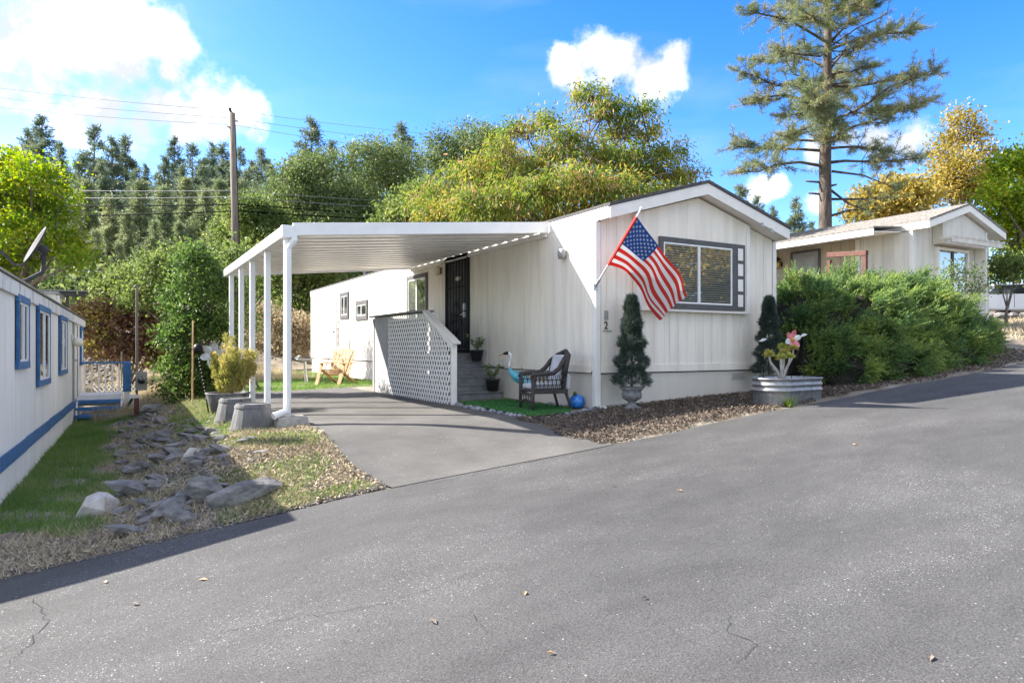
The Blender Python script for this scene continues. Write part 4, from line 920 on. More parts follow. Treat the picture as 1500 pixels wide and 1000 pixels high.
# ------------------------------------------------------------ upturned tubs and the potted dwarf conifer
def tub(label, loc, rot):
    t = thing('barrel_tub', label, 'tub', loc, rot)
    n = 18
    for k in range(n):
        a0 = 2*PI*k/n+.003; a1 = 2*PI*(k+1)/n-.003; b = MB(); vs_ = []
        for r, z in ((.31,0),(.27,.2),(.235,.36),(.225,.4)):
            for rr_ in (r, r-.03):
                for a in (a0, a1): vs_.append((rr_*math.cos(a), rr_*math.sin(a), z))
        fs = []
        for i in range(3):
            o = 4*i; fs += [(o,o+1,o+5,o+4),(o+2,o+6,o+7,o+3),(o,o+4,o+6,o+2),(o+1,o+3,o+7,o+5)]
        fs += [(0,2,3,1),(12,13,15,14)]; b.add(vs_, fs); part('stave', b, 'tub', t)
    for z, r in ((.045,.303),(.345,.24)):
        part('hoop', MB().lathe([(r,0),(r+.007,.002),(r+.002,.034),(r-.006,.034),(r-.004,0)], 36, c=(0,0,z)), 'tub', t)
    part('bottom', MB().lathe([(.2,.37),(.2,.385)], 24), 'tub', t)
tub('upturned grey barrel tub nearest the concrete pier block', (-4.84,1.62,gzf(-4.84,1.62)-.02), .2)
tub('upturned grey barrel tub between pier-side tub and dwarf conifer pot', (-4.88,3.02,gzf(-4.88,3.0)-.02), .9)
dc = thing('potted_conifer', 'golden dwarf conifer in a dark round pot by the carport posts', 'plant', (-4.85,4.1,gzf(-4.85,4.1)-.02))
part('pot', MB().lathe([(.24,0),(.34,.3),(.36,.38),(.37,.4),(.33,.4),(.32,.35)], 28), 'tub', dc, smooth=True)
part('potting_soil', MB().lathe([(.3,.34),(.1,.37),(.0,.37)], 20), 'mulch', dc)
rng = np.random.default_rng(8); P = []; D = []
for k in range(34):                                      # upright spires of different heights
    a = rng.uniform(0,6.28); rr_ = .3*math.sqrt(rng.uniform()); cx, cy = .06+math.cos(a)*rr_, math.sin(a)*rr_
    hh = (1.12-1.5*rr_)*rng.uniform(.55,1.0); bx = cx*.5
    for q in range(int(30+hh*70)):
        f = rng.uniform()**.8; w_ = .085*math.sin(min(1,f*.9+.1)*PI)**.8+.006; an = rng.uniform(0,6.28); g = w_*math.sqrt(rng.uniform(.1,1))
        for e in range(8):
            P.append((bx+(cx*1.35-bx)*f+math.cos(an)*g+rng.normal(0,.015), cy*(.5+.7*f)+math.sin(an)*g+rng.normal(0,.015), .4+hh*f+rng.normal(0,.02))); D.append((math.cos(an)*.5+rng.normal(0,.4), math.sin(an)*.5+rng.normal(0,.4), 1))
V, F = leaves(np.array(P), np.array(D), rng.uniform(.03,.06,len(P)), .013, rng); obj('foliage', npmesh('foliage', V, F, 'dwarf'), dc)
part('trunk', MB().tube([(.06,0,.35),(.08,0,1.1)], [.03,.01], 6), 'bark', dc)
ss = thing('solar_light_stake', 'black twisted garden stake with round lamp before the tall green shrub', 'garden stake', (-5.12,4.42,gzf(-5.1,4.4)))
part('twisted_rod', MB().tube([(.0,0,0),(-.06,0,.4),(-.14,.02,.8),(-.17,.02,1.1)], .012, 6), 'iron', ss)
for k in range(12): part('chain_link', MB().lathe([(.016,-.012),(.026,0),(.016,.012)], 8, c=(-.03-.011*k,-.012,.3+k*.062)), 'iron', ss)
part('lamp_head', MB().lathe([(0,0),(.07,.01),(.085,.08),(.06,.15),(0,.17)], 14, c=(-.17,.02,1.08)), 'iron', ss, smooth=True)
tag(part('plant_stake', MB().tube([(0,0,-.05),(.01,0,1.75)], .016, 6), 'cedar', None, loc=(-5.15,7.2,gzf(-5.1,7.2))), 'bare wooden plant stake standing against the tall green shrub', 'stake')

# ------------------------------------------------------------ back yard: slat chair, bird bath, hooks
def slat_chair(label, loc, rz, m):
    t = thing('garden_chair', label, 'chair', loc, rz)
    # faces -x
    for y in (-.32,.32):
        part('front_leg', MB().bar((-.62,y,0),(-.3,y,.56),.035,.09,(0,1,0)), m, t); part('rear_leg', MB().bar((.5,y*.85,0),(-.42,y*.85,.4),.03,.1,(0,1,0)), m, t)
        part('arm_rest', MB().box(-.42,.36,y-.06,y+.06,.565,.595), m, t, bevel=.006)
        part('brace', MB().tube([(-.45,y,.02),(.25,y,.9)], .012, 5), 'iron', t)
    for k in range(6):
        y = -.25+k*.1; hgt = .78+.08*math.sin(PI*(k+.5)/6); part('back_slat', MB().bar((.02,y,.24),(.02+hgt*.5,y*1.12,.24+hgt*.86),.085,.02,(-1,0,.55)), m, t)
    for k in range(6): 
        x = -.46+k*.09; part('seat_slat', MB().box(x,x+.08,-.28,.28,.405-(k*.03),.425-(k*.03)), m, t)
    for f in (.3,.66): part('back_rail', MB().bar((.05+.78*.5*f,-.32,.24+.78*.86*f),(.05+.78*.5*f,.32,.24+.78*.86*f),.05,.03), m, t)
slat_chair('sunlit cedar slat-back garden chair on the lawn beside the house wall', (-1.3,9.9,gzf(-1.3,9.9)), math.radians(48), 'cedar')
slat_chair('weathered garden chair half hidden behind the carport posts', (-4.0,9.6,gzf(-4,9.6)), math.radians(170), 'polewood')
bb = thing('bird_bath', 'slender metal bird bath with leaf-shaped bowl on the back lawn', 'bird bath', (-1.95,10.9,gzf(-1.9,10.9)))
part('pedestal', MB().tube([(.04,0,0),(0,0,.3),(-.02,0,.62)], [.05,.035,.05], 8), 'bare', bb); part('bowl', MB().lathe([(.02,0),(.12,.02),(.2,.07),(.19,.075),(.1,.03)], 18, 1.3, .8, c=(-.02,0,.62)), 'bare', bb, smooth=True)
part('perched_bird', MB().tube([(-.3,0,.72),(-.22,0,.74),(-.16,0,.79),(-.12,0,.78)], [.006,.03,.024,.004], 6), 'silver', bb)
for i, (x, y, h, lab) in enumerate([(-.35,9.3,1.55,'black shepherd hook with pink flower ornament beside the slat chair'),(-.4,12.9,1.7,'black shepherd hook with chain near the utility door')]):
    t = thing('shepherd_hook', lab, 'garden stake', (x,y,gzf(x,y)))
    part('rod', MB().tube([(0,0,-.05),(0,0,h),(0,.04,h+.1),(0,.13,h+.12),(0,.2,h+.04),(0,.2,h-.05)], .012, 6), 'iron', t)
    if i == 0:
        P_ = MB()
        for k in range(6): P_.tube([(0,.2,h-.5),(.03*math.cos(k),.2+.1*math.cos(k*1.05),h-.5+.1*math.sin(k*1.05))], [.01,.035], 6)
        part('flower_ornament', P_, 'pink', t); part('hanger', MB().tube([(0,.2,h-.05),(0,.2,h-.45)], .004, 5), 'iron', t)
    else:
        for k in range(8): part('chain_link', MB().lathe([(.02,-.03),(.035,0),(.02,.03)], 8, c=(0,.2,h-.12-k*.075)), 'iron', t)
tag(part('wall_hose', MB().tube([(-.04,13.1,0),(-.03,13.1,1.1),(-.05,13.12,1.5)], .015, 6), 'iron', None), 'thin dark pipe running up the sunlit back wall', 'pipe')
# ============================================================ vegetation and background
def spot(px, d):                                         # ground position on a bearing at a real distance
    X = (px-750)/988*d; c, s = math.cos(YAW), math.sin(YAW); return CAMP.x+c*X+s*d, CAMP.y-s*X+c*d
def pt3(px, py, d): u, v = spot(px, d); return np.array((u, v, CAMP.z-(py-508)/988*d))
def crown(lobes, clumps, nleaf, L, Wd, seed, sig=.3, droop=0., up=0.):
    """leaves in clumps spread through ellipsoid lobes (centre, radii); returns V, F and the clump centres"""
    rng = np.random.default_rng(seed); lob = [(np.array(c, float), np.array(r, float)) for c, r in lobes]
    wts = np.array([np.prod(r)**(2/3) for c, r in lob]); wts /= wts.sum(); Pc = []; On = []
    for (c, r), w_ in zip(lob, wts):
        n = max(4, int(clumps*w_)); d = unit(rng.normal(size=(n,3))); d[:,2] = np.where(d[:,2] < -.4, -d[:,2], d[:,2])
        Pc.append(c+d*r*rng.uniform(.45,1.05,(n,1))); On.append(d)
    Pc = np.concatenate(Pc); On = np.concatenate(On); n = len(Pc)
    size = rng.uniform(.55,1.3,n)
    k = rng.integers(int(nleaf*.6), int(nleaf*1.4)+1, n); idx = np.repeat(np.arange(n), k); m = len(idx)
    P = Pc[idx]+rng.normal(0,1,(m,3))*(sig*size[idx])[:,None]*(1,1,.75)
    D = unit(rng.normal(size=(m,3)))+On[idx]*.5; D[:,2] += up-droop
    V, F = leaves(P, D, L*rng.uniform(.6,1.3,m), Wd*rng.uniform(.7,1.2,m), rng); return V, F, Pc
def limbs(b, base, tips, r0, rng, bend=.25):
    for t in tips:
        t = np.array(t); m1 = base+(t-base)*.45; m1[2] += np.linalg.norm(t-base)*bend*rng.uniform(.2,1)*.5
        m1 += rng.normal(0,.05,3)*np.linalg.norm(t-base); b.tube([base, m1, t], [r0, r0*.6, r0*.18], 6)
def leafy(name, label, cat, pos, trunk_h, tr, lobes, clumps, nleaf, L, Wd, m, seed, group=None, sig=.3, droop=0., up=0., lean=(0,0), bark='bark', ntips=26):
    """pos = (u, v); lobes are in world coordinates"""
    z0 = gzf(*pos)-.15; base = np.array((pos[0], pos[1], z0)); t = thing(name, label, cat, base, 0, group)
    lob = [(np.array(c)-base, r) for c, r in lobes]; V, F, Pc = crown(lob, clumps, nleaf, L, Wd, seed, sig, droop, up)
    obj('crown', npmesh('crown', V, F, m), t); rng = np.random.default_rng(seed+1); b = MB()
    top = np.array((lean[0], lean[1], trunk_h)); b.tube([(0,0,0), tuple(top*.5+rng.normal(0,.04,3)*trunk_h*.4), tuple(top)], [tr*1.2, tr*.9, tr*.65], 9)
    main = [c for c, r in lob]
    for c in main:
        limbs(b, top*rng.uniform(.7,1), [c], tr*.5, rng)
        near = Pc[np.argsort(np.linalg.norm(Pc-c, axis=1))]; pick = near[rng.integers(0, max(1,len(near)//2), max(1, ntips//max(1,len(main))))]
        limbs(b, c, pick, tr*.16, rng)
    part('trunk', b, bark, t, smooth=True); return t
def lb(px, py, rpx, d, dz=1., dd=1., off=0): r = rpx/988*d; return (pt3(px, py, d+off), (r, r*dd, r*dz))

# ---- silk tree behind the house
D_ = 25
sl_ = [(640,295,45,2),(690,262,55,1),(700,305,50,-2),(755,262,58,0),(770,300,60,-2),(820,235,50,2),(835,285,65,-2),(890,245,58,0),(905,295,60,-2),(955,262,50,1),(975,298,42,-1),(1005,262,28,1),
       (770,195,34,1),(800,180,26,0),(830,205,30,-1),(868,140,30,0),(885,165,34,0),(905,195,36,1),(940,165,26,0),(955,195,24,1),(735,220,26,-1),(640,320,40,0),(980,222,24,1),(960,230,28,0),(860,330,55,2),(780,335,55,2),(930,325,50,2),(720,335,50,2),(1000,320,30,2)]
silk = leafy('silk_tree', 'spreading silk tree with drooping green and rust leaves behind the white house', 'tree', spot(815, D_), 4.2, .2,
      [lb(x,y,r*.92,D_,.62,1.2,o) for x,y,r,o in sl_], 980, 62, .21, .05, 'silk', 21, sig=.25, droop=1.1, ntips=90)
V, F, _ = crown([(np.array(c)-np.array(silk.location), r) for c, r in [lb(x,y,r*.95,D_,.62,1.2,o) for x,y,r,o in sl_]], 380, 16, .2, .032, 22, .2, 3.0); obj('seed_pods', npmesh('seed_pods', V, F, 'pod'), silk)
# ---- evergreen broadleaf trees behind the carport
for i, (x, d, tp, lo, mt, lab) in enumerate([
    (450,40,3,[(430,275,40),(470,260,42),(450,300,55),(405,315,36),(500,310,38),(445,355,50),(490,350,40)],'broad','rounded dark evergreen tree right of the utility pole behind the carport'),
    (555,42,3,[(545,245,42),(580,250,40),(560,290,58),(525,310,40),(605,300,40),(560,330,50)],'broad','tall dark evergreen tree in the gap beside the silk tree'),
    (690,46,4,[(650,225,32),(690,215,36),(725,215,32),(700,255,46),(645,255,34),(740,250,34),(690,290,40)],'broad','evergreen tree topping out above the left edge of the silk tree'),
    (375,36,2,[(365,320,30),(390,335,34),(345,350,28),(385,365,34)],'broad2','small bright green tree just right of the utility pole foot'),
    (425,33,2,[(425,385,34),(455,410,36),(405,420,30),(470,370,30),(440,450,30)],'broad2','leafy green tree seen under the carport roof behind the lawn'),
    (620,33,2.5,[(620,310,34),(590,330,34),(650,320,30)],'broad2','low olive green tree behind the carport roof beside the silk tree')]):
    leafy('evergreen_tree', lab, 'tree', spot(x, d), tp, .2, [lb(a,b_,r,d,.95,1,(k%3-1)*1.2) for k,(a,b_,r) in enumerate(lo)], 620, 40, .19, .09, mt, 40+i, 'broadleaf trees behind the carport', sig=.36)
# ---- yellow-green maple on the left
leafy('maple_tree', 'bright yellow-green maple tree overhanging behind the blue-trimmed home', 'tree', spot(30,24), 4, .2,
      [lb(x,y,r,24,.8,1,o) for x,y,r,o in [(-60,270,70,0),(0,255,45,1),(45,270,42,-1),(15,310,52,0),(70,310,32,0),(45,350,46,-1),(-40,340,60,1),(85,365,34,0),(115,385,24,-1),(30,392,40,0),(95,290,18,1),(-20,400,50,0)]],
      620, 40, .14, .1, 'yellowgreen', 60, sig=.26, droop=.35, ntips=50)
# ---- right-hand deciduous trees
leafy('golden_tree', 'tall thin golden autumn tree behind the cream home roof', 'tree', spot(1410,40), 6, .18, [lb(x,y,r,40,1.05,1,o) for x,y,r,o in [(1408,180,18,0),(1392,215,20,1),(1428,205,16,0),(1440,232,14,1),(1375,235,14,0),(1405,255,30,-1),(1385,285,32,0),(1440,265,18,1),(1425,290,28,0)]], 420, 26, .2, .12, 'gold', 71, sig=.4)
leafy('golden_tree', 'low golden tree behind the roof beside the pine trunk', 'tree', spot(1310,38), 3, .16, [lb(x,y,r,38,.9,1,o) for x,y,r,o in [(1275,300,26,0),(1305,288,30,1),(1340,290,30,0),(1320,318,34,0),(1265,322,24,0)]], 300, 24, .24, .15, 'gold', 72, sig=.36)
leafy('lime_tree', 'bright lime green tree at the right end of the cream home', 'tree', spot(1490,31), 3.5, .18, [lb(x,y,r,31,.95,1,o) for x,y,r,o in [(1480,255,30,0),(1515,250,40,1),(1470,300,36,-1),(1510,310,44,0),(1490,350,40,1),(1535,350,45,0),(1495,390,34,0),(1450,330,18,0)]], 480, 30, .2, .13, 'yellowgreen', 73, sig=.32)
leafy('rose_bush', 'thin dark leafed bush in front of the cream home window', 'bush', spot(1405,17.2), .6, .03, [lb(x,y,r,17.2,1,.8,o) for x,y,r,o in [(1385,408,14,0),(1405,400,20,0),(1428,410,20,0),(1395,425,20,0),(1440,425,16,0),(1418,430,18,0)]], 110, 10, .075, .045, 'broad', 74, sig=.1, ntips=40)
leafy('roadside_bush', 'loose green bush beside the parked white car', 'bush', spot(1475,21), .8, .05, [lb(x,y,r,21,.8,1,o) for x,y,r,o in [(1465,396,22,0),(1490,398,26,0),(1515,395,28,1),(1470,412,14,0)]], 150, 20, .12, .07, 'broad2', 75, sig=.2, ntips=40)
# ---- tall shrub, brambles and brush at the back left
leafy('tall_shrub', 'tall dense green shrub beside the carport posts', 'shrub', (-5.3,8.3), 1.2, .07, [lb(x,y,r,15.3,1,1,o) for x,y,r,o in [(288,405,34,0),(305,445,38,0),(268,452,34,.3),(290,495,42,0),(258,500,30,0),(318,490,32,.2),(285,545,36,0),(318,545,28,0),(255,545,24,0),(285,575,30,0),(260,572,22,0),(312,572,24,0),(283,378,20,0),(325,415,24,.4)]], 620, 34, .085, .05, 'shrub', 81, sig=.13, up=.2, ntips=70)
leafy('olive_shrub', 'pale olive shrub with reddish patches behind the tall green shrub', 'shrub', spot(300,21), 1, .08, [lb(x,y,r,21,1,1,o) for x,y,r,o in [(235,400,30,0),(270,390,32,0),(335,420,34,0),(345,385,26,0),(200,440,30,0),(240,440,36,0),(345,470,30,0)]], 360, 28, .12, .07, 'broad2', 82, sig=.2, ntips=50)
leafy('bramble_thicket', 'brown and rust coloured bramble thicket behind the blue porch', 'thicket', spot(190,22), .6, .06, [lb(x,y,r,22,.9,1,o) for x,y,r,o in [(130,465,28,0),(165,470,32,0),(205,470,34,0),(240,485,34,0),(135,505,30,0),(175,515,34,0),(215,520,34,0),(250,525,30,0),(112,490,24,.5),(262,480,24,0)]], 560, 30, .13, .07, 'bramble', 83, sig=.2, ntips=120)
leafy('dry_brush', 'dry brown brush at the end of the lawn behind the carport', 'thicket', spot(425,29), .6, .06, [lb(x,y,r,29,.9,1,o) for x,y,r,o in [(400,480,26,0),(425,490,30,0),(450,485,28,0),(395,510,22,0),(425,515,24,0),(455,512,24,0),(365,505,26,0),(380,470,24,0)]], 330, 26, .16, .06, 'brush', 84, sig=.26, up=.6, ntips=90)
leafy('bank_bush', 'olive bush growing on the bank below the guardrail', 'bush', spot(190,29), .8, .07, [lb(x,y,r,29,.8,1,o) for x,y,r,o in [(165,425,24,0),(195,410,28,0),(225,420,28,0),(185,440,26,0),(150,445,18,0)]], 230, 24, .17, .09, 'broad2', 85, sig=.26, ntips=40)
# ---- ponderosa pine behind the cream home
def pine():
    d0 = 31; u, v = spot(1210, d0); z0 = gzf(u, v)-.2; base = np.array((u,v,z0)); t = thing('pine_tree', 'tall open-crowned pine with long limbs behind the cream home roof', 'tree', base)
    rng = np.random.default_rng(91); zt = 21.5
    def p(zx, zy, off=0): return pt3(1040+zx/2.941, zy/2.941, d0+off)-base
    b = MB(); tr = [p(497,1010), p(497,900), p(496,700), p(503,500), p(505,300), p(508,100), p(510,-60), p(508,-260), p(505,-420)]
    tr[0] = np.array((tr[1][0]*1.0, tr[1][1], 0)); b.tube(tr, [.32,.28,.26,.23,.2,.17,.13,.08,.03], 12)
    tips = []; need = []
    LM = [[(500,180),(300,70),(130,40)],[(492,370),(300,335),(108,300)],[(485,430),(300,395),(150,450)],[(480,525),(380,490),(320,510)],[(490,650),(280,590),(100,630)],[(480,715),(300,690),(130,742)],
          [(512,190),(640,60),(700,20)],[(512,215),(700,150),(885,130)],[(512,370),(720,345),(990,312)],[(515,600),(700,520),(950,430)],[(512,520),(680,440),(900,330)],[(518,700),(700,680),(915,682)],
          [(505,240),(400,215),(280,215)],[(505,300),(370,260),(160,260)],[(508,120),(400,60),(320,-20)],[(508,60),(640,-10),(760,-60)],[(508,20),(380,-60),(260,-80)],[(508,-40),(600,-130),(680,-140)],[(507,-120),(420,-200),(360,-220)],[(507,-200),(560,-280),(620,-300)],
          [(512,450),(640,470),(760,480)],[(500,560),(400,545),(330,590)],[(512,640),(640,640),(790,660)],[(515,300),(620,200),(730,160)],[(505,600),(390,600),(250,640)],[(507,330),(600,300),(700,290)]]
    for i, L_ in enumerate(LM):
        o = rng.uniform(-2.6,2.6); q = [p(*L_[0]), p(*L_[1], o*.5), p(*L_[2], o)]; q[1][2] -= .1; q[1] += rng.normal(0,.22,3); b.tube([q[0],(q[0]+q[1])/2+rng.normal(0,.09,3),q[1],(q[1]+q[2])/2+rng.normal(0,.12,3),q[2]], [.075,.06,.05,.035,.015], 6); need.append((q, rng.uniform(.6,1.0)))
    for k in range(34):                                  # shorter limbs that fill the crown unevenly
        zy = rng.uniform(-260,690); a_ = rng.uniform(0,6.28); l_ = rng.uniform(.7,2.6); a = p(505,zy); c = a+np.array((math.cos(a_)*l_,math.sin(a_)*l_,rng.uniform(-.1,.5)*l_)); q = [a,(a+c)/2+rng.normal(0,.1,3),c]; b.tube(q, [.045,.03,.01], 5); need.append((q,rng.uniform(.1,.55)))
    for k in range(12):                                  # limbs reaching toward and away from the road
        zy = rng.uniform(-150,680); s = rng.choice((-1,1)); a = p(505,zy); c = p(505+rng.uniform(-130,130),zy-40,s*rng.uniform(2.2,4.2)); q = [a, (a+c)/2+np.array((0,0,-.15)), c]; b.tube(q, [.09,.06,.02], 6); need.append((q,.7))
    for L_ in ([(525,738),(660,755),(800,812)],[(522,858),(680,858),(800,850)],[(522,820),(600,880),(700,915)],[(520,930),(600,905),(690,905)]):
        q = [p(*L_[0]), p(*L_[1],-.3), p(*L_[2],-.6)]; b.tube(q, [.06,.04,.015], 6); need.append((q,.25))
    for L_ in ([(470,785),(410,780)],[(470,836),(425,832)],[(525,800),(545,795)]): b.tube([p(*L_[0]),p(*L_[1])], [.05,.04], 6)
    TP = []; TD = []
    for q, dens_ in need:
        L_ = np.linalg.norm(q[2]-q[0]); m = int(L_*13*dens_)
        for k in range(m):
            f = rng.uniform(.28,1)**.8; x = q[0]*(1-f)**2+2*f*(1-f)*q[1]+f*f*q[2]; ax = (q[2]-q[0])/L_
            s = unit((rng.normal(size=(1,3))*(1,1,.45)+ax*.6))[0]; e = x+s*rng.uniform(.25,1.4)*(1.15-.5*f); e[2] += rng.uniform(-.05,.25)
            b.tube([x,(x+e)/2+np.array((0,0,-.04)),e], [.018,.013,.007], 4, caps=False); 
            for g in np.linspace(.55,1,3): TP.append(x+(e-x)*g); TD.append(s)
    TP = np.array(TP); TD = np.array(TD); k = 26; n = len(TP)
    P = np.repeat(TP,k,0)+rng.normal(0,.03,(n*k,3)); D = np.repeat(TD,k,0)*.7+rng.normal(0,.8,(n*k,3)); D[:,2] += .2
    V, F = leaves(P, D, rng.uniform(.14,.3,n*k), .018, rng, 0); obj('crown', npmesh('crown', V, F, 'pine'), t); part('trunk', b, 'pinebark', t, smooth=True)
pine()
# ---- far conifers: four kinds of growth, copied
def conifer(seed, h, rad, gap, m, clear):
    rng = np.random.default_rng(seed); t = thing('conifer', 'x', 'tree'); b = MB(); b.tube([(0,0,0),(rng.normal(0,.1),rng.normal(0,.1),h*.5),(0,0,h)], [h*.016,h*.01,.02], 7)
    P = []; D = []; z = h*clear
    while z < h*.985:
        f = (z-h*clear)/(h*(1-clear)); r = rad*(1-f)**.95*(.6+.4*min(1,f*5+.3))+.12; nb = rng.integers(3,6)
        for k in range(nb):
            a = rng.uniform(0,6.28); l = r*rng.uniform(.3,1.25); dz = rng.uniform(-.15,.3)*l; e = np.array((math.cos(a)*l,math.sin(a)*l,dz))
            b.tube([(0,0,z),tuple(e*.6+np.array((0,0,z+.02))),tuple(e+np.array((0,0,z)))], [.05,.035,.012], 4, caps=False)
            m_ = int(6+l*11)
            for q in range(m_):
                g = rng.uniform(.2,1.05); P.append(np.array((0,0,z))+e*g+rng.normal(0,.16,3)*(1,1,.8)); D.append(e/l*.7+rng.normal(0,.6,3)+(0,0,.35))
        z += gap*rng.uniform(.6,1.3)
    P = np.array(P); V, F = leaves(np.repeat(P,4,0)+rng.normal(0,.12,(len(P)*4,3)), np.repeat(np.array(D),4,0)+rng.normal(0,.6,(len(P)*4,3)), rng.uniform(.3,.6,len(P)*4), .1, rng, .1)
    obj('crown', npmesh('crown', V, F, m), t); part('trunk', b, 'bark', t); return t, h
kinds = [conifer(101,18,4.6,.6,'conifer',.14), conifer(102,18,4.0,.55,'conifer',.1), conifer(103,17,5.0,.66,'conifer',.18), conifer(104,12,2.6,.4,'conifer2',.06), conifer(105,12,3.0,.45,'conifer2',.04)]
used = [False]*5
FT = [(18,212,84,2),(40,185,78,0),(62,166,74,0),(88,205,70,1),(110,250,66,1),(138,181,70,2),(163,197,68,0),(183,194,72,1),(213,238,82,1),(232,250,78,0),(256,197,74,0),(281,208,72,2),(300,228,82,1),(311,206,86,1),(327,206,78,1),(352,214,80,2),(368,232,84,0),(383,214,74,0),(400,246,80,1),
      (455,168,66,0),(487,204,70,2),(517,207,76,1),(588,176,64,0),(610,222,72,1),(540,225,84,1),(432,226,78,2),(640,238,80,1),(735,188,74,0),(716,196,80,1),(1166,286,62,1),(1190,322,75,0),(1240,318,80,1),(1085,268,70,2),(1110,284,66,0),(1132,300,80,1),(1040,262,70,0),(-20,190,80,0),(-60,180,75,2),(100,270,76,0),(420,240,88,0),(30,235,64,1),(75,240,62,2),(120,222,64,0),(150,232,62,1),(200,245,60,2),(240,225,64,0),(268,238,60,1),(296,240,62,2),(340,232,62,0),(360,246,60,1),(395,238,64,2),(430,232,66,1),(470,225,64,2),(500,236,62,0)]
MIDT = [(20,250,56),(75,262,52),(128,262,54),(160,283,48),(205,262,50),(240,272,46),(272,258,54),(300,275,47),(322,262,58),(352,262,50),(395,275,50),(415,255,58),(110,300,46),(60,310,44),(185,310,44),(225,322,43),(262,325,43),(140,335,42),(90,345,42),(310,325,43),(340,320,43),(480,262,54),(520,272,50),(610,270,50),(650,270,54),(175,355,42),(205,375,41),(290,360,41),(240,365,41)]
for L_, grp in ((FT,'conifers on the ridge'),(MIDT,'nearer conifers on the hillside')):
    for k, q in enumerate(L_):
        px, py, d = q[:3]; kd = q[3] if len(q) > 3 else 3+k % 2
        pr, h0 = kinds[kd]; o = pr if not used[kd] else copy_tree(pr); used[kd] = True
        u, v = spot(px, d); z0 = gzf(u, v)-.3; hh = CAMP.z-(py-508)/988*d-z0; s = max(.35, hh/h0)
        o.location = (u, v, z0); o.rotation_euler = (0, 0, (k*2.399) % 6.28); wd_ = min(s, 1.6)*(.9+.25*((k*7) % 5)/5); o.scale = (wd_, wd_, s)
        right = px > 1000
        tag(o, 'distant conifer rising between the white house and the cream home' if right else (('tall conifer with layered open branches on the far ridge','narrow densely branched conifer on the far ridge','broad sparse-crowned conifer on the far ridge')[kd] if grp[0] == 'c' else ('pale green conifer on the hillside below the ridge trees','wide skirted pale green conifer on the hillside below the ridge trees')[k % 2]), 'tree', 'conifers behind the houses' if right else grp+(' ','  ')[0]+('layered','narrow','broad','plain','skirted')[kd])
# trees across the road, behind the viewer: they are what the front window mirrors
for k, (u, v, h) in enumerate([(21,-21,9),(25,-25,12),(27,-21,9),(31,-27,13),(33,-24,10),(38,-30,13),(23,-29,13),(43,-36,14),(48,-40,14)]):
    z0 = gzf(u,v)-.2
    if k in (1,3,6,7,8):
        o = copy_tree(kinds[3+k%2][0]); o.location = (u,v,z0); o.scale = (1.2,1.2,h/12); o.rotation_euler = (0,0,k*1.7); tag(o, 'conifer across the road facing the gable window', 'tree', 'conifers across the road')
    else: leafy('roadside_tree', 'olive broadleaf tree across the road facing the gable window', 'tree', (u,v), h*.35, .22, [((u+math.cos(q*1.3)*2.2*(q>0),v+math.sin(q*1.3)*2.2*(q>0),z0+h*(.4+.09*q)),(2.5,2.5,1.9)) for q in range(5)], 320, 22, .34, .18, 'broad2' if k%4 else 'gold', 300+k, 'broadleaf trees across the road', sig=.5)
# undergrowth on the hillside, one mass
rng = np.random.default_rng(55); n = 5200; px = rng.uniform(-150,760,n); d = rng.uniform(38,60,n); X = (px-750)/988*d; cY, sY = math.cos(YAW), math.sin(YAW)
U = CAMP.x+cY*X+sY*d; Vv = CAMP.y-sY*X+cY*d; P = np.stack([U, Vv, gz(U, Vv)+rng.uniform(0,2.2,n)**1.2], 1); k = 9
V, F = leaves(np.repeat(P,k,0)+rng.normal(0,.4,(n*k,3)), rng.normal(size=(n*k,3))+(0,0,.5), .4, .2, rng)
stuff(obj('hillside_undergrowth', npmesh('hillside_undergrowth', V, F, 'broad')), 'dense green undergrowth covering the far hillside', 'undergrowth')

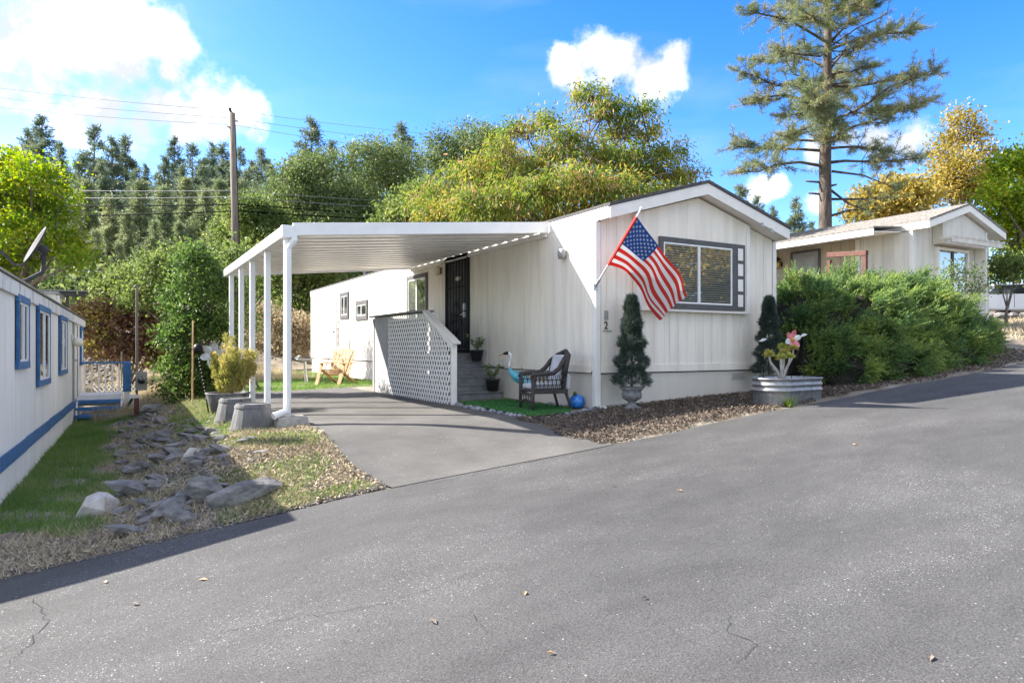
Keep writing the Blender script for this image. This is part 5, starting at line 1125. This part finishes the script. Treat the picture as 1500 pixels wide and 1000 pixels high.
# ---- juniper hedge beside the house
def juniper():
    t = thing('juniper_hedge', 'large feathery green juniper mound between the house and the road', 'hedge', (7,0,gzf(7,0)))
    base = np.array((7,0,gzf(7,0))); rng = np.random.default_rng(31)
    LB = [((5.35,.35,.75),(1.05,1.5,1.62)),((6.5,.25,.8),(1.35,1.6,1.72)),((7.7,.2,.85),(1.4,1.55,1.7)),((8.9,.3,.95),(1.35,1.5,1.6)),((9.9,.4,1.05),(1.0,1.2,1.25)),
          ((5.2,-.55,.4),(.85,.8,.9)),((6.2,-.75,.4),(1.0,.8,.95)),((7.4,-.8,.5),(1.0,.75,.95)),((8.6,-.7,.65),(1.05,.8,.95)),((9.6,-.5,.8),(.9,.8,.85)),((4.75,-.1,.5),(.55,.9,1.2)),((6.9,1.5,.8),(2.2,1.1,1.6)),((10.3,-.1,.9),(.75,.8,.8))]
    Pc = []; On = []
    for c, r in LB:
        c = np.array(c)-base; r = np.array(r); n = int(760*np.prod(r)**(2/3)); dd = unit(rng.normal(size=(n*2,3))); dd = dd[dd[:,2] > -.35][:n]
        f = np.where(rng.uniform(size=len(dd)) < .7, rng.uniform(.88,1.04,len(dd)), rng.uniform(.65,.9,len(dd)))[:,None]
        Pc.append(c+dd*r*f); On.append(unit(dd/r))
    Pc = np.concatenate(Pc); On = np.concatenate(On)
    keep = np.ones(len(Pc), bool)                        # drop sprays buried deep inside other lobes
    for c, r in LB: keep &= (((Pc-(np.array(c)-base))/np.array(r))**2).sum(1) > .4
    keep &= Pc[:,2]+base[2] > gz(Pc[:,0]+7, Pc[:,1])-.02; keep &= Pc[:,0]+7 > 4.33
    Pc, On = Pc[keep], On[keep]; n = len(Pc)
    lump = np.sin(Pc[:,0]*5.1+Pc[:,1]*2)*np.sin(Pc[:,1]*4.3+Pc[:,2]*3.7)*np.sin(Pc[:,2]*5.5+Pc[:,0]*1.7); Pc = Pc+On*(lump*.13)[:,None]
    sel = rng.permutation(n)[:max(300, n//12)]; Cc = Pc[sel]-On[sel]*.1; Ca = unit(On[sel]*1.1+np.array((.24,-.16,.2))+rng.normal(0,.2,(len(sel),3))); q = 40
    big = rng.uniform(.6,1.25,len(sel)); ci = np.repeat(np.arange(len(sel)), q); n = len(ci)
    ax = unit(Ca[ci]+rng.normal(0,.3,(n,3))); Pc = Cc[ci]+ax*rng.uniform(0,.12,(n,1))+rng.normal(0,.05,(n,3)); ln = rng.uniform(.14,.38,n)*big[ci]; k = 20
    f = np.tile(np.linspace(0,1,k), n); idx = np.repeat(np.arange(n), k)
    side = unit(np.cross(ax, rng.normal(size=(n,3)))); sg = np.where(np.arange(n*k) % 2 == 0, 1, -1)[:,None]
    P = Pc[idx]+ax[idx]*(ln[idx]*f)[:,None]; P[:,2] -= (f*f*.1*ln[idx])
    D = ax[idx]*1.0+side[idx]*sg*.5+rng.normal(0,.28,(n*k,3)); Lf = (.075-.04*f)*rng.uniform(.7,1.2,n*k)
    V, F = leaves(P, D, Lf, .016, rng, .3); obj('foliage', npmesh('foliage', V, F, 'juniper'), t)
    b = MB()
    for c, r in LB:
        c = np.array(c)-base
        for q in range(16):
            e = unit(rng.normal(size=(1,3)))[0]; e[2] = abs(e[2]); e = c+e*np.array(r)*.9; s0 = np.array((c[0]*.9, c[1]*.8+.2, gzf(c[0]+7,c[1])-base[2]-.05)); b.tube([s0,(s0+e)/2+rng.normal(0,.08,3),e], [.04,.025,.006], 5)
    part('branches', b, 'bark', t)
    b = MB()                                             # solid dark cores against see-through; the inner shade is put into their colour
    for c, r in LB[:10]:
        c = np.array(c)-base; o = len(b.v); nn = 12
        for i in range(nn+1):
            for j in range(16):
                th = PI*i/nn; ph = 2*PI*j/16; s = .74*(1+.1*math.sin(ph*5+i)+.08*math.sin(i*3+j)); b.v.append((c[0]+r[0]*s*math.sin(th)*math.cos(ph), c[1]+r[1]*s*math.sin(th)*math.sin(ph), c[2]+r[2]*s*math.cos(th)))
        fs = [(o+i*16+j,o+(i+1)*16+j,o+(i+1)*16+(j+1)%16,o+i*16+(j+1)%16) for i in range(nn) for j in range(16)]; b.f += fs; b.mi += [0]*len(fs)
    part('shade_core', b, 'shadecore', t)
M['shadecore'] = mat('shade_core', (.02,.024,.014), (.05,.045,.03), 30, 5, .95, bump=1, bscale=60, bdist=.05)  # near-black colour stands for the shade inside the hedge
juniper()

# ============================================================ stones, gravel, mulch, grass
def rock_mesh(seed, m, flat_=.5):
    r = random.Random(seed); bm = bmesh.new()
    for k in range(26):
        d = Vector((r.gauss(0,1), r.gauss(0,1), r.gauss(0,1))).normalized(); bm.verts.new((d.x*r.uniform(.75,1), d.y*r.uniform(.6,.9), d.z*flat_*r.uniform(.8,1)))
    res = bmesh.ops.convex_hull(bm, input=bm.verts); bmesh.ops.delete(bm, geom=[v for v in bm.verts if not v.link_faces], context='VERTS')
    bmesh.ops.bevel(bm, geom=list(bm.edges), offset=.012, segments=1, affect='EDGES'); bmesh.ops.triangulate(bm, faces=bm.faces)
    me = bpy.data.meshes.new('rock'); bm.to_mesh(me); bm.free(); me.materials.append(M[m]); return me
RM = [rock_mesh(200+i, 'rock', (.32,.45,.6,.28)[i % 4]) for i in range(8)]; RP = [rock_mesh(220+i, 'rockpale', .7) for i in range(2)]; RB = [rock_mesh(230+i, 'pebble', .7) for i in range(4)]
def rock(me, u, v, s, rot, label, group=None, sink=.25, name='rock', dz=0):
    o = obj(name, me, None, (u, v, gzf(u,v)+s[2]*.3*(1-sink)+dz), rot, s); return tag(o, label, 'rock', group)
rock(RM[1], -5.42,-1.5,(.46,.22,.3),(.12,-.1,.35), 'largest dark slate slab at the foot of the rocky slope', sink=.1)
rock(RM[2], -5.72,-1.12,(.3,.2,.3),(.3,.4,.9), 'wedge-shaped dark rock leaning beside the largest slate slab')
rock(RM[0], -6.05,-1.3,(.3,.12,.3),(.5,-.2,.85), 'thin pale slate blade tilted beside the wedge-shaped rock')
rock(RP[0], -6.66,-.55,(.23,.2,.26),(.1,.1,.4), 'rounded pale boulder beside the green grass strip', sink=0)
rock(RM[3], -6.3,-.1,(.42,.22,.3),(.2,.3,.5), 'flat dark slab behind the rounded pale boulder')
rock(RP[1], -5.7,.55,(.17,.12,.2),(.5,.2,.2), 'small pale upright stone in the middle of the rocky slope')
r2 = random.Random(12)
for k in range(190):
    f = r2.random(); v = -1.7+10.6*f**1.15; c = -5.85+.12*math.sin(v)-(.15 if v > 3 else 0); u = c+r2.gauss(0,.33)
    if v < -1 and u < -6.4: u += .5
    s = r2.uniform(.05,.2)*(1 if v < 4 else .8); rock(RM[k % 8], u, v, (s*r2.uniform(.9,1.5), s*r2.uniform(.5,.9), s*r2.uniform(.6,1.1)), (r2.uniform(-.35,.35), r2.uniform(-.1,.5), r2.uniform(.2,1.3)), ('larger' if s > .13 else 'small')+' grey slate rock bedded in the weedy slope', 'larger slate rocks on the slope' if s > .13 else 'small slate rocks on the slope')
# stones edging the turf bed
TV = [(-1.13,2.07),(-.15,2.6),(-.12,1.2),(-.3,.1),(-1.2,-.2)]
ring = [(-1.36,2.25),(-1.42,1.4),(-1.44,.5),(-1.42,-.35),(-.9,-.36),(-.4,-.15),(-.1,.0),(.1,-.12),(-.1,.5),(-.12,1.3)]
cnt = 0
for (a, b_) in zip(ring, ring[1:]):
    n = int(math.hypot(b_[0]-a[0], b_[1]-a[1])/.075)
    for i in range(n):
        t = (i+.5)/n; s = r2.uniform(.03,.065); rock(RB[cnt % 4], a[0]+(b_[0]-a[0])*t+r2.gauss(0,.03), a[1]+(b_[1]-a[1])*t+r2.gauss(0,.03), (s*1.3,s,s), (r2.uniform(-.4,.4),r2.uniform(-.4,.4),r2.uniform(0,6)), 'small blue-grey stone edging the green turf bed', 'stones edging the turf bed', name='edging_stone'); cnt += 1
rock(RP[0], .05,-.12,(.13,.1,.1),(0,0,1), 'pale stone at the corner of the house beside the turf bed', name='edging_stone')
# turf mat
tm = thing('turf_mat', 'bright green artificial turf under the wicker chair', 'turf', (-.75,1.0,gzf(-.75,1)))
poly = [(-1.3,2.3),(-.25,2.45),(-.2,.35),(-.55,-.08),(-1.34,-.25)]
part('backing', MB().prism([(x+.75,y-1.0) for x,y in poly], 2, .012, .03), 'turf', tm)
rng = np.random.default_rng(61); P = []
while len(P) < 9000:
    x, y = rng.uniform(-1.36,-.18), rng.uniform(-.26,2.46); ins = False; j = len(poly)-1
    for i in range(len(poly)):
        if (poly[i][1] > y) != (poly[j][1] > y) and x < (poly[j][0]-poly[i][0])*(y-poly[i][1])/(poly[j][1]-poly[i][1])+poly[i][0]: ins = not ins
        j = i
    if ins: P.append((x+.75,y-1.0,.028))
V, F = blades(np.array(P), rng.uniform(.015,.035,len(P)), .01, .6, rng); stuff(obj('pile', npmesh('pile', V, F, 'turf'), tm))
def nz(u, v, s): return np.sin(u*s*1.3+1.7*np.sin(v*s*.9))*np.sin(v*s*1.1+1.3*np.sin(u*s*.7+2))
def scatter(n, u0, u1, v0, v1, rng, mask=None):
    u = rng.uniform(u0,u1,n); v = rng.uniform(v0,v1,n)
    if mask is not None: k = mask(u,v); u, v = u[k], v[k]
    return np.stack([u,v,gz(u,v)],1)
def octa(P, S, rng):
    n = len(P); o = np.array([(1,0,0),(0,1,0),(-1,0,0),(0,-1,0),(0,0,1),(0,0,-1)],float); a = rng.uniform(0,6.28,n); c, s = np.cos(a), np.sin(a)
    sx, sy, sz = S*rng.uniform(.7,1.4,n), S*rng.uniform(.6,1.1,n), S*rng.uniform(.4,.8,n)
    x = o[None,:,0]*sx[:,None]+rng.normal(0,.2,(n,6))*S[:,None]; y = o[None,:,1]*sy[:,None]; z = o[None,:,2]*sz[:,None]
    V = np.stack([P[:,None,0]+x*c[:,None]-y*s[:,None], P[:,None,1]+x*s[:,None]+y*c[:,None], P[:,None,2]+z], 2).reshape(-1,3)
    f = np.array([(0,1,4),(1,2,4),(2,3,4),(3,0,4),(1,0,5),(2,1,5),(3,2,5),(0,3,5)]); return V, (np.arange(n)[:,None,None]*6+f[None]).reshape(-1,3)
rng = np.random.default_rng(77)
P = np.concatenate([scatter(9000,-5.5,-4.15,-2.1,1.0,rng,lambda u,v:(u < -4.2+.05*np.sin(v*2.1))), scatter(7000,-8.5,-4.6,-2.12,-.6,rng,lambda u,v: v < -1.2+.5*np.sin(u*1.3)**2), scatter(5000,-6.5,-5,-1,7,rng)])
P2 = scatter(4200,-6.7,-5.0,-1.9,8.5,rng,lambda u,v: (u > -6.5) & (nz(u,v,2.7) > -.55)); S = np.concatenate([rng.uniform(.008,.022,len(P)), rng.uniform(.015,.06,len(P2))]); P = np.concatenate([P,P2]); V, F = octa(P+(0,0,.004), S, rng); stuff(obj('gravel', npmesh('gravel', V, F, 'gravel')), 'loose grey and tan gravel between the slope and the driveway', 'gravel')
P = np.concatenate([scatter(12000,-5.6,-4.15,-2.08,1.4,rng,lambda u,v: u < -4.22+.05*np.sin(v*2.1)), scatter(9000,-8.2,-5,-2.08,6,rng,lambda u,v: (u > -6.6)|(v < -.9))]); n = len(P)
V, F = leaves(P+np.stack([0*P[:,0],0*P[:,0],rng.uniform(.004,.03,n)],1), rng.normal(size=(n,3))*(1,1,.4), rng.uniform(.02,.06,n), rng.uniform(.01,.03,n), rng, .35); stuff(obj('leaf_litter', npmesh('leaf_litter', V, F, 'litter')), 'dry brown leaf litter on the gravel shoulder', 'litter')
# mulch bed before the gable
def inbed(u, v): fr = np.interp(u, [-1.6,-1.3,1.5,2.0,3.2,4.6], [-2.02,-2.04,-1.98,-2.0,-1.9,-1.85])+.06*np.sin(u*7); return (v > fr) & ~((u > -1.36)&(u < -.1)&(v > -.25)) & (v < np.where(u < -.05, -.15, .0)) & (u > -1.52+.06*np.sin(v*6))
P = scatter(42000,-1.6,4.5,-2.15,0.0,rng,inbed); n = len(P); D = rng.normal(size=(n,3))*(1,1,.35)
V, F = leaves(P+np.stack([0*P[:,0],0*P[:,0],rng.uniform(.005,.05,n)],1), D, rng.uniform(.018,.055,n), rng.uniform(.009,.022,n), rng, .35); stuff(obj('mulch', npmesh('mulch', V, F, 'mulch')), 'brown wood chip mulch along the gable wall', 'mulch')
P = scatter(6000,4.4,11,-2.1,-.6,rng,lambda u,v: v > -2.0+.12*np.sin(u*3)); n = len(P)
V, F = leaves(P+(0,0,.015), rng.normal(size=(n,3))*(1,1,.4), .05, .02, rng, .3); stuff(obj('litter', npmesh('litter', V, F, 'mulch')), 'dry needle litter under the juniper hedge', 'litter')
# grasses
def grass(name, P, h, wd_, lean, m, label, rng):
    V, F = blades(P, rng.uniform(h[0],h[1],len(P)), wd_, lean, rng); stuff(obj(name, npmesh(name, V, F, m)), label, 'grass')
P = scatter(60000,-7.62,-6.25,-1.35,10.5,rng,lambda u,v: (u < -6.55+.16*np.sin(v*2.2)+.13*np.sin(v*5)+.05*rng.normal(size=len(u))) & ((nz(u,v,3.1) > -.45)|(rng.uniform(size=len(u)) < .35)) & (v > -1.0+.35*np.sin(u*4)) & (u > -7.57+.0213*(v-.66)))
grass('grass', P, (.03,.1), .008, .5, 'lawn', 'green grass strip along the blue-trimmed home', rng)
P = scatter(40000,-5.7,-4.2,-2.05,9.5,rng,lambda u,v: ((v > 1.2)|(nz(u,v,1.9) > .1)|(v < -1.75)) & (u < -4.3) & (u > -5.6+.2*np.sin(v)))
grass('grass', P, (.025,.09), .008, .6, 'grass', 'patchy sunlit grass around the upturned tubs', rng)
P = scatter(52000,-6.5,-.15,8.35,20,rng,lambda u,v: (u > -4.5)|(v > 8))
grass('grass', P, (.03,.08), .016, .6, 'lawn', 'bright lawn behind the driveway', rng)
P = scatter(42000,-8.4,-4.9,-2.1,9,rng,lambda u,v: ((u > -6.75)&(nz(u,v,2.3) > -.1)) | (v < -.9))
grass('dry_grass', P, (.02,.13), .006, .9, 'dry', 'dry straw-coloured grass on the rocky slope', rng)
P = scatter(20000,-8.4,-5.0,-2.1,9,rng,lambda u,v: (nz(u+3,v,1.7) > .25) & ((u > -6.6)|(v < -1)))
grass('grass', P, (.03,.09), .007, .7, 'grass', 'scattered green weeds on the rocky slope', rng)
P = scatter(12000,-5.5,-4.2,-2.0,2.2,rng,lambda u,v: u < -4.27); grass('dry_grass', P, (.02,.07), .007, .9, 'dry', 'short golden dry grass along the driveway edge', rng)
P = scatter(9000,-7,-4.6,9,14,rng); grass('dry_grass', P, (.12,.4), .012, .35, 'dry', 'tall dry grass below the bramble thicket', rng)
P = scatter(16000,-9,-1,13,26,rng); grass('dry_grass', P, (.08,.3), .02, .4, 'dry', 'dry meadow grass beyond the lawn', rng)
P = scatter(9000,12,34,-1.9,4,rng,lambda u,v: (v < 1.6)|(u > 18)); grass('dry_grass', P, (.05,.18), .03, .5, 'dry', 'dry verge grass beyond the juniper', rng)

# ============================================================ utility pole, wires, guardrail, fence bits, car
pu = np.array(spot(347,33)); pz = gzf(*pu); topp = pt3(340,166,33)
up = thing('utility_pole', 'leaning weathered wooden utility pole rising behind the carport', 'utility pole', (pu[0],pu[1],pz-.3))
tl = topp-np.array((pu[0],pu[1],pz-.3)); part('pole', MB().tube([(0,0,0),tuple(tl*.5+np.array((.03,0,0))),tuple(tl)], [.2,.17,.14], 12), 'polewood', up, smooth=True)
part('insulator', MB().tube([tuple(tl),tuple(tl+np.array((-.08,.02,.1))),tuple(tl+np.array((-.1,.02,.24)))], [.06,.05,.07], 8), 'iron', up)
for dz, s in ((-.35,1),(-.7,-1)): part('spool_insulator', MB().tube([tuple(tl+np.array((.12*s,0,dz))),tuple(tl+np.array((.26*s,-.05,dz)))], .05, 8), 'bare', up)
part('ground_wire', MB().tube([tuple(tl*.95+np.array((.12,-.1,0))),tuple(tl*.5+np.array((.2,-.06,0))),(.2,-.1,0)], .018, 5), 'wire', up)
def wire(pts, r, m, label):
    P = []
    for a, c in zip(pts, pts[1:]):
        for i in range(10): t = i/10; p = a+(c-a)*t; P.append(tuple(p-np.array((0,0,4*t*(1-t)*np.linalg.norm(c-a)*.008))))
    P.append(tuple(pts[-1])); tag(part('utility_wire', MB().tube(P, r, 5), m, None), label, 'wire', 'wires on the utility pole')
for i, (yl, yp, yr) in enumerate([(126,162,206),(141,173,222),(157,183,240)]): wire([pt3(-120,yl-14,40), pt3(340,yp,33), pt3(760,yr,52)], .011, 'wirep', 'thin grey power line strung high across the sky')
for (yl, yp, yr) in [(296,299,318),(314,309,324)]: wire([pt3(-120,yl,38), pt3(346,yp,33), pt3(760,yr,50)], .03, 'wire', 'thick black cable strung low on the utility pole')
for (yl, yp, yr) in [(270,279,300),(283,288,310)]: wire([pt3(-120,yl,38), pt3(345,yp,33), pt3(760,yr,50)], .012, 'wirep', 'pale grey cable between the power lines and black cables')
wire([pt3(90,399,30), pt3(348,380,33)], .014, 'wirep', 'pale service cable sloping down behind the tall shrub')
gr = thing('guardrail', 'galvanised roadside guardrail on top of the far bank', 'guardrail', (0,0,0))
g0, g1 = pt3(20,428,36), pt3(250,436,38); g0[2] = gzf(g0[0],g0[1])+.62; g1[2] = gzf(g1[0],g1[1])+.62
g0[2] = max(g0[2], pt3(20,428,36)[2]); g1[2] = g0[2]
prof = [(0,-.17),(-.06,-.12),(-.06,-.07),(0,-.03),(0,.03),(-.06,.07),(-.06,.12),(0,.17)]
b = MB(); dv = (g1-g0)/np.linalg.norm(g1-g0); nrm_ = np.array((-dv[1],dv[0],0)); vs_ = []
for p in (g0,g1):
    for w_, z in prof: vs_.append(tuple(p+nrm_*w_+np.array((0,0,z))))
b.add(vs_, [(i,i+1,8+i+1,8+i) for i in range(7)]); part('beam', b, 'dishgrey', gr)
for k in range(7): p = g0+(g1-g0)*(k+.3)/7; part('rail_post', MB().box(p[0]-.07,p[0]+.07,p[1]+.08,p[1]+.22,gzf(p[0],p[1])-.2,p[2]+.22), 'dishgrey', gr)
rng = np.random.default_rng(66); n = 900; t = rng.uniform(0,1,n); px = 85+80*t; d = rng.uniform(27.5,34,n); X = (px-750)/988*d; U = CAMP.x+cY*X+sY*d; Vv = CAMP.y-sY*X+cY*d
V, F = octa(np.stack([U,Vv,gz(U,Vv)],1), rng.uniform(.06,.2,n), rng); stuff(obj('bank_rubble', npmesh('bank_rubble', V, F, 'gravel')), 'grey rubble covering the bank below the guardrail', 'rubble')
lf = thing('lattice_fence', 'low white lattice fence piece before the bramble thicket', 'fence', (*spot(185,19.5), gzf(*spot(185,19.5))))
for s in (1,-1):
    for k in range(12): x = -.65+k*.11; part('slat', MB().bar((x-s*.22,.01*s,0),(x+s*.22,.01*s,.55),.025,.01,(0,1,0)), 'lattice', lf)
tag(part('metal_post', MB().box(-.05,.05,-.03,.03,-.1,.42), 'redwood', None, loc=(*spot(200,15), gzf(*spot(200,15)))), 'short rusty metal post at the top of the rocky slope', 'post')
rock(RM[5], *spot(230,14.6), (.42,.22,.3), (.2,.1,.6), 'dark brown stump-like rock at the top of the rocky slope')
tag(part('rail_stake', MB().tube([(0,0,0),(0,0,1.5)], .02, 5), 'polewood', None, loc=(*spot(178,20.5), gzf(*spot(178,20.5)))), 'thin weathered stake standing in the bramble thicket', 'stake')
# parked car
cu_, cv_ = spot(1452,29); car = thing('parked_car', 'white hatchback car parked beyond the juniper hedge', 'car', (cu_,cv_,gzf(cu_,cv_)+.0), -YAW+.12)
b = MB(); side = [(-2.1,.28),(-2.15,.62),(-1.9,.78),(-1.1,.9),(-.55,1.38),(.8,1.44),(1.5,1.36),(1.95,1.0),(2.05,.85),(2.08,.4),(2.0,.26)]
b.prism([(x,z) for x,z in side], 1, -.84, .84); part('body', b, 'carwhite', car, bevel=.08, smooth=False)
part('window_glass', MB().prism([(-.95,.93),(-.48,1.32),(.75,1.36),(1.35,1.3),(1.65,1.0)], 1, -.848, -.842), 'glass', car)
part('rear_glass', MB().add([(1.6,-.7,1.34),(1.6,.7,1.34),(1.98,.7,1.03),(1.98,-.7,1.03)], [(0,1,2,3)]), 'glass', car)
for x in (-1.3,1.32):
    for y in (-.8,.8):
        wh = part('wheel', MB().tube([(x,y-.1,.32),(x,y+.1,.32)], .32, 24), 'tyre', car); part('rim', MB().tube([(x,y-.11 if y < 0 else y+.105,.32),(x,y-.105 if y < 0 else y+.11,.32)], .2, 18), 'bare', wh)
for y in (-.849,.7): part('tail_light', MB().box(1.66,2.06,y,y+.15,.8,.98), 'taillight', car, bevel=.02)
part('door_seam', MB().box(.3,.315,-.849,-.842,.4,.95), 'iron', car); part('bumper', MB().box(2.0,2.14,-.8,.8,.28,.55), 'carwhite', car, bevel=.04)
r3 = random.Random(4)
wl = thing('stone_wall', 'low grey stone retaining wall below the parked white car', 'wall', (*spot(1482,26.5), gzf(*spot(1482,26.5))), -YAW)
for k in range(12):
    for j in range(2):
        o = obj('stone', RM[2], wl, (-2.2+k*.5+.25*j, 0, -.05+.2*j), (r3.uniform(-.2,.2),r3.uniform(-.2,.2),r3.uniform(0,6)), (.28,.24,.24))
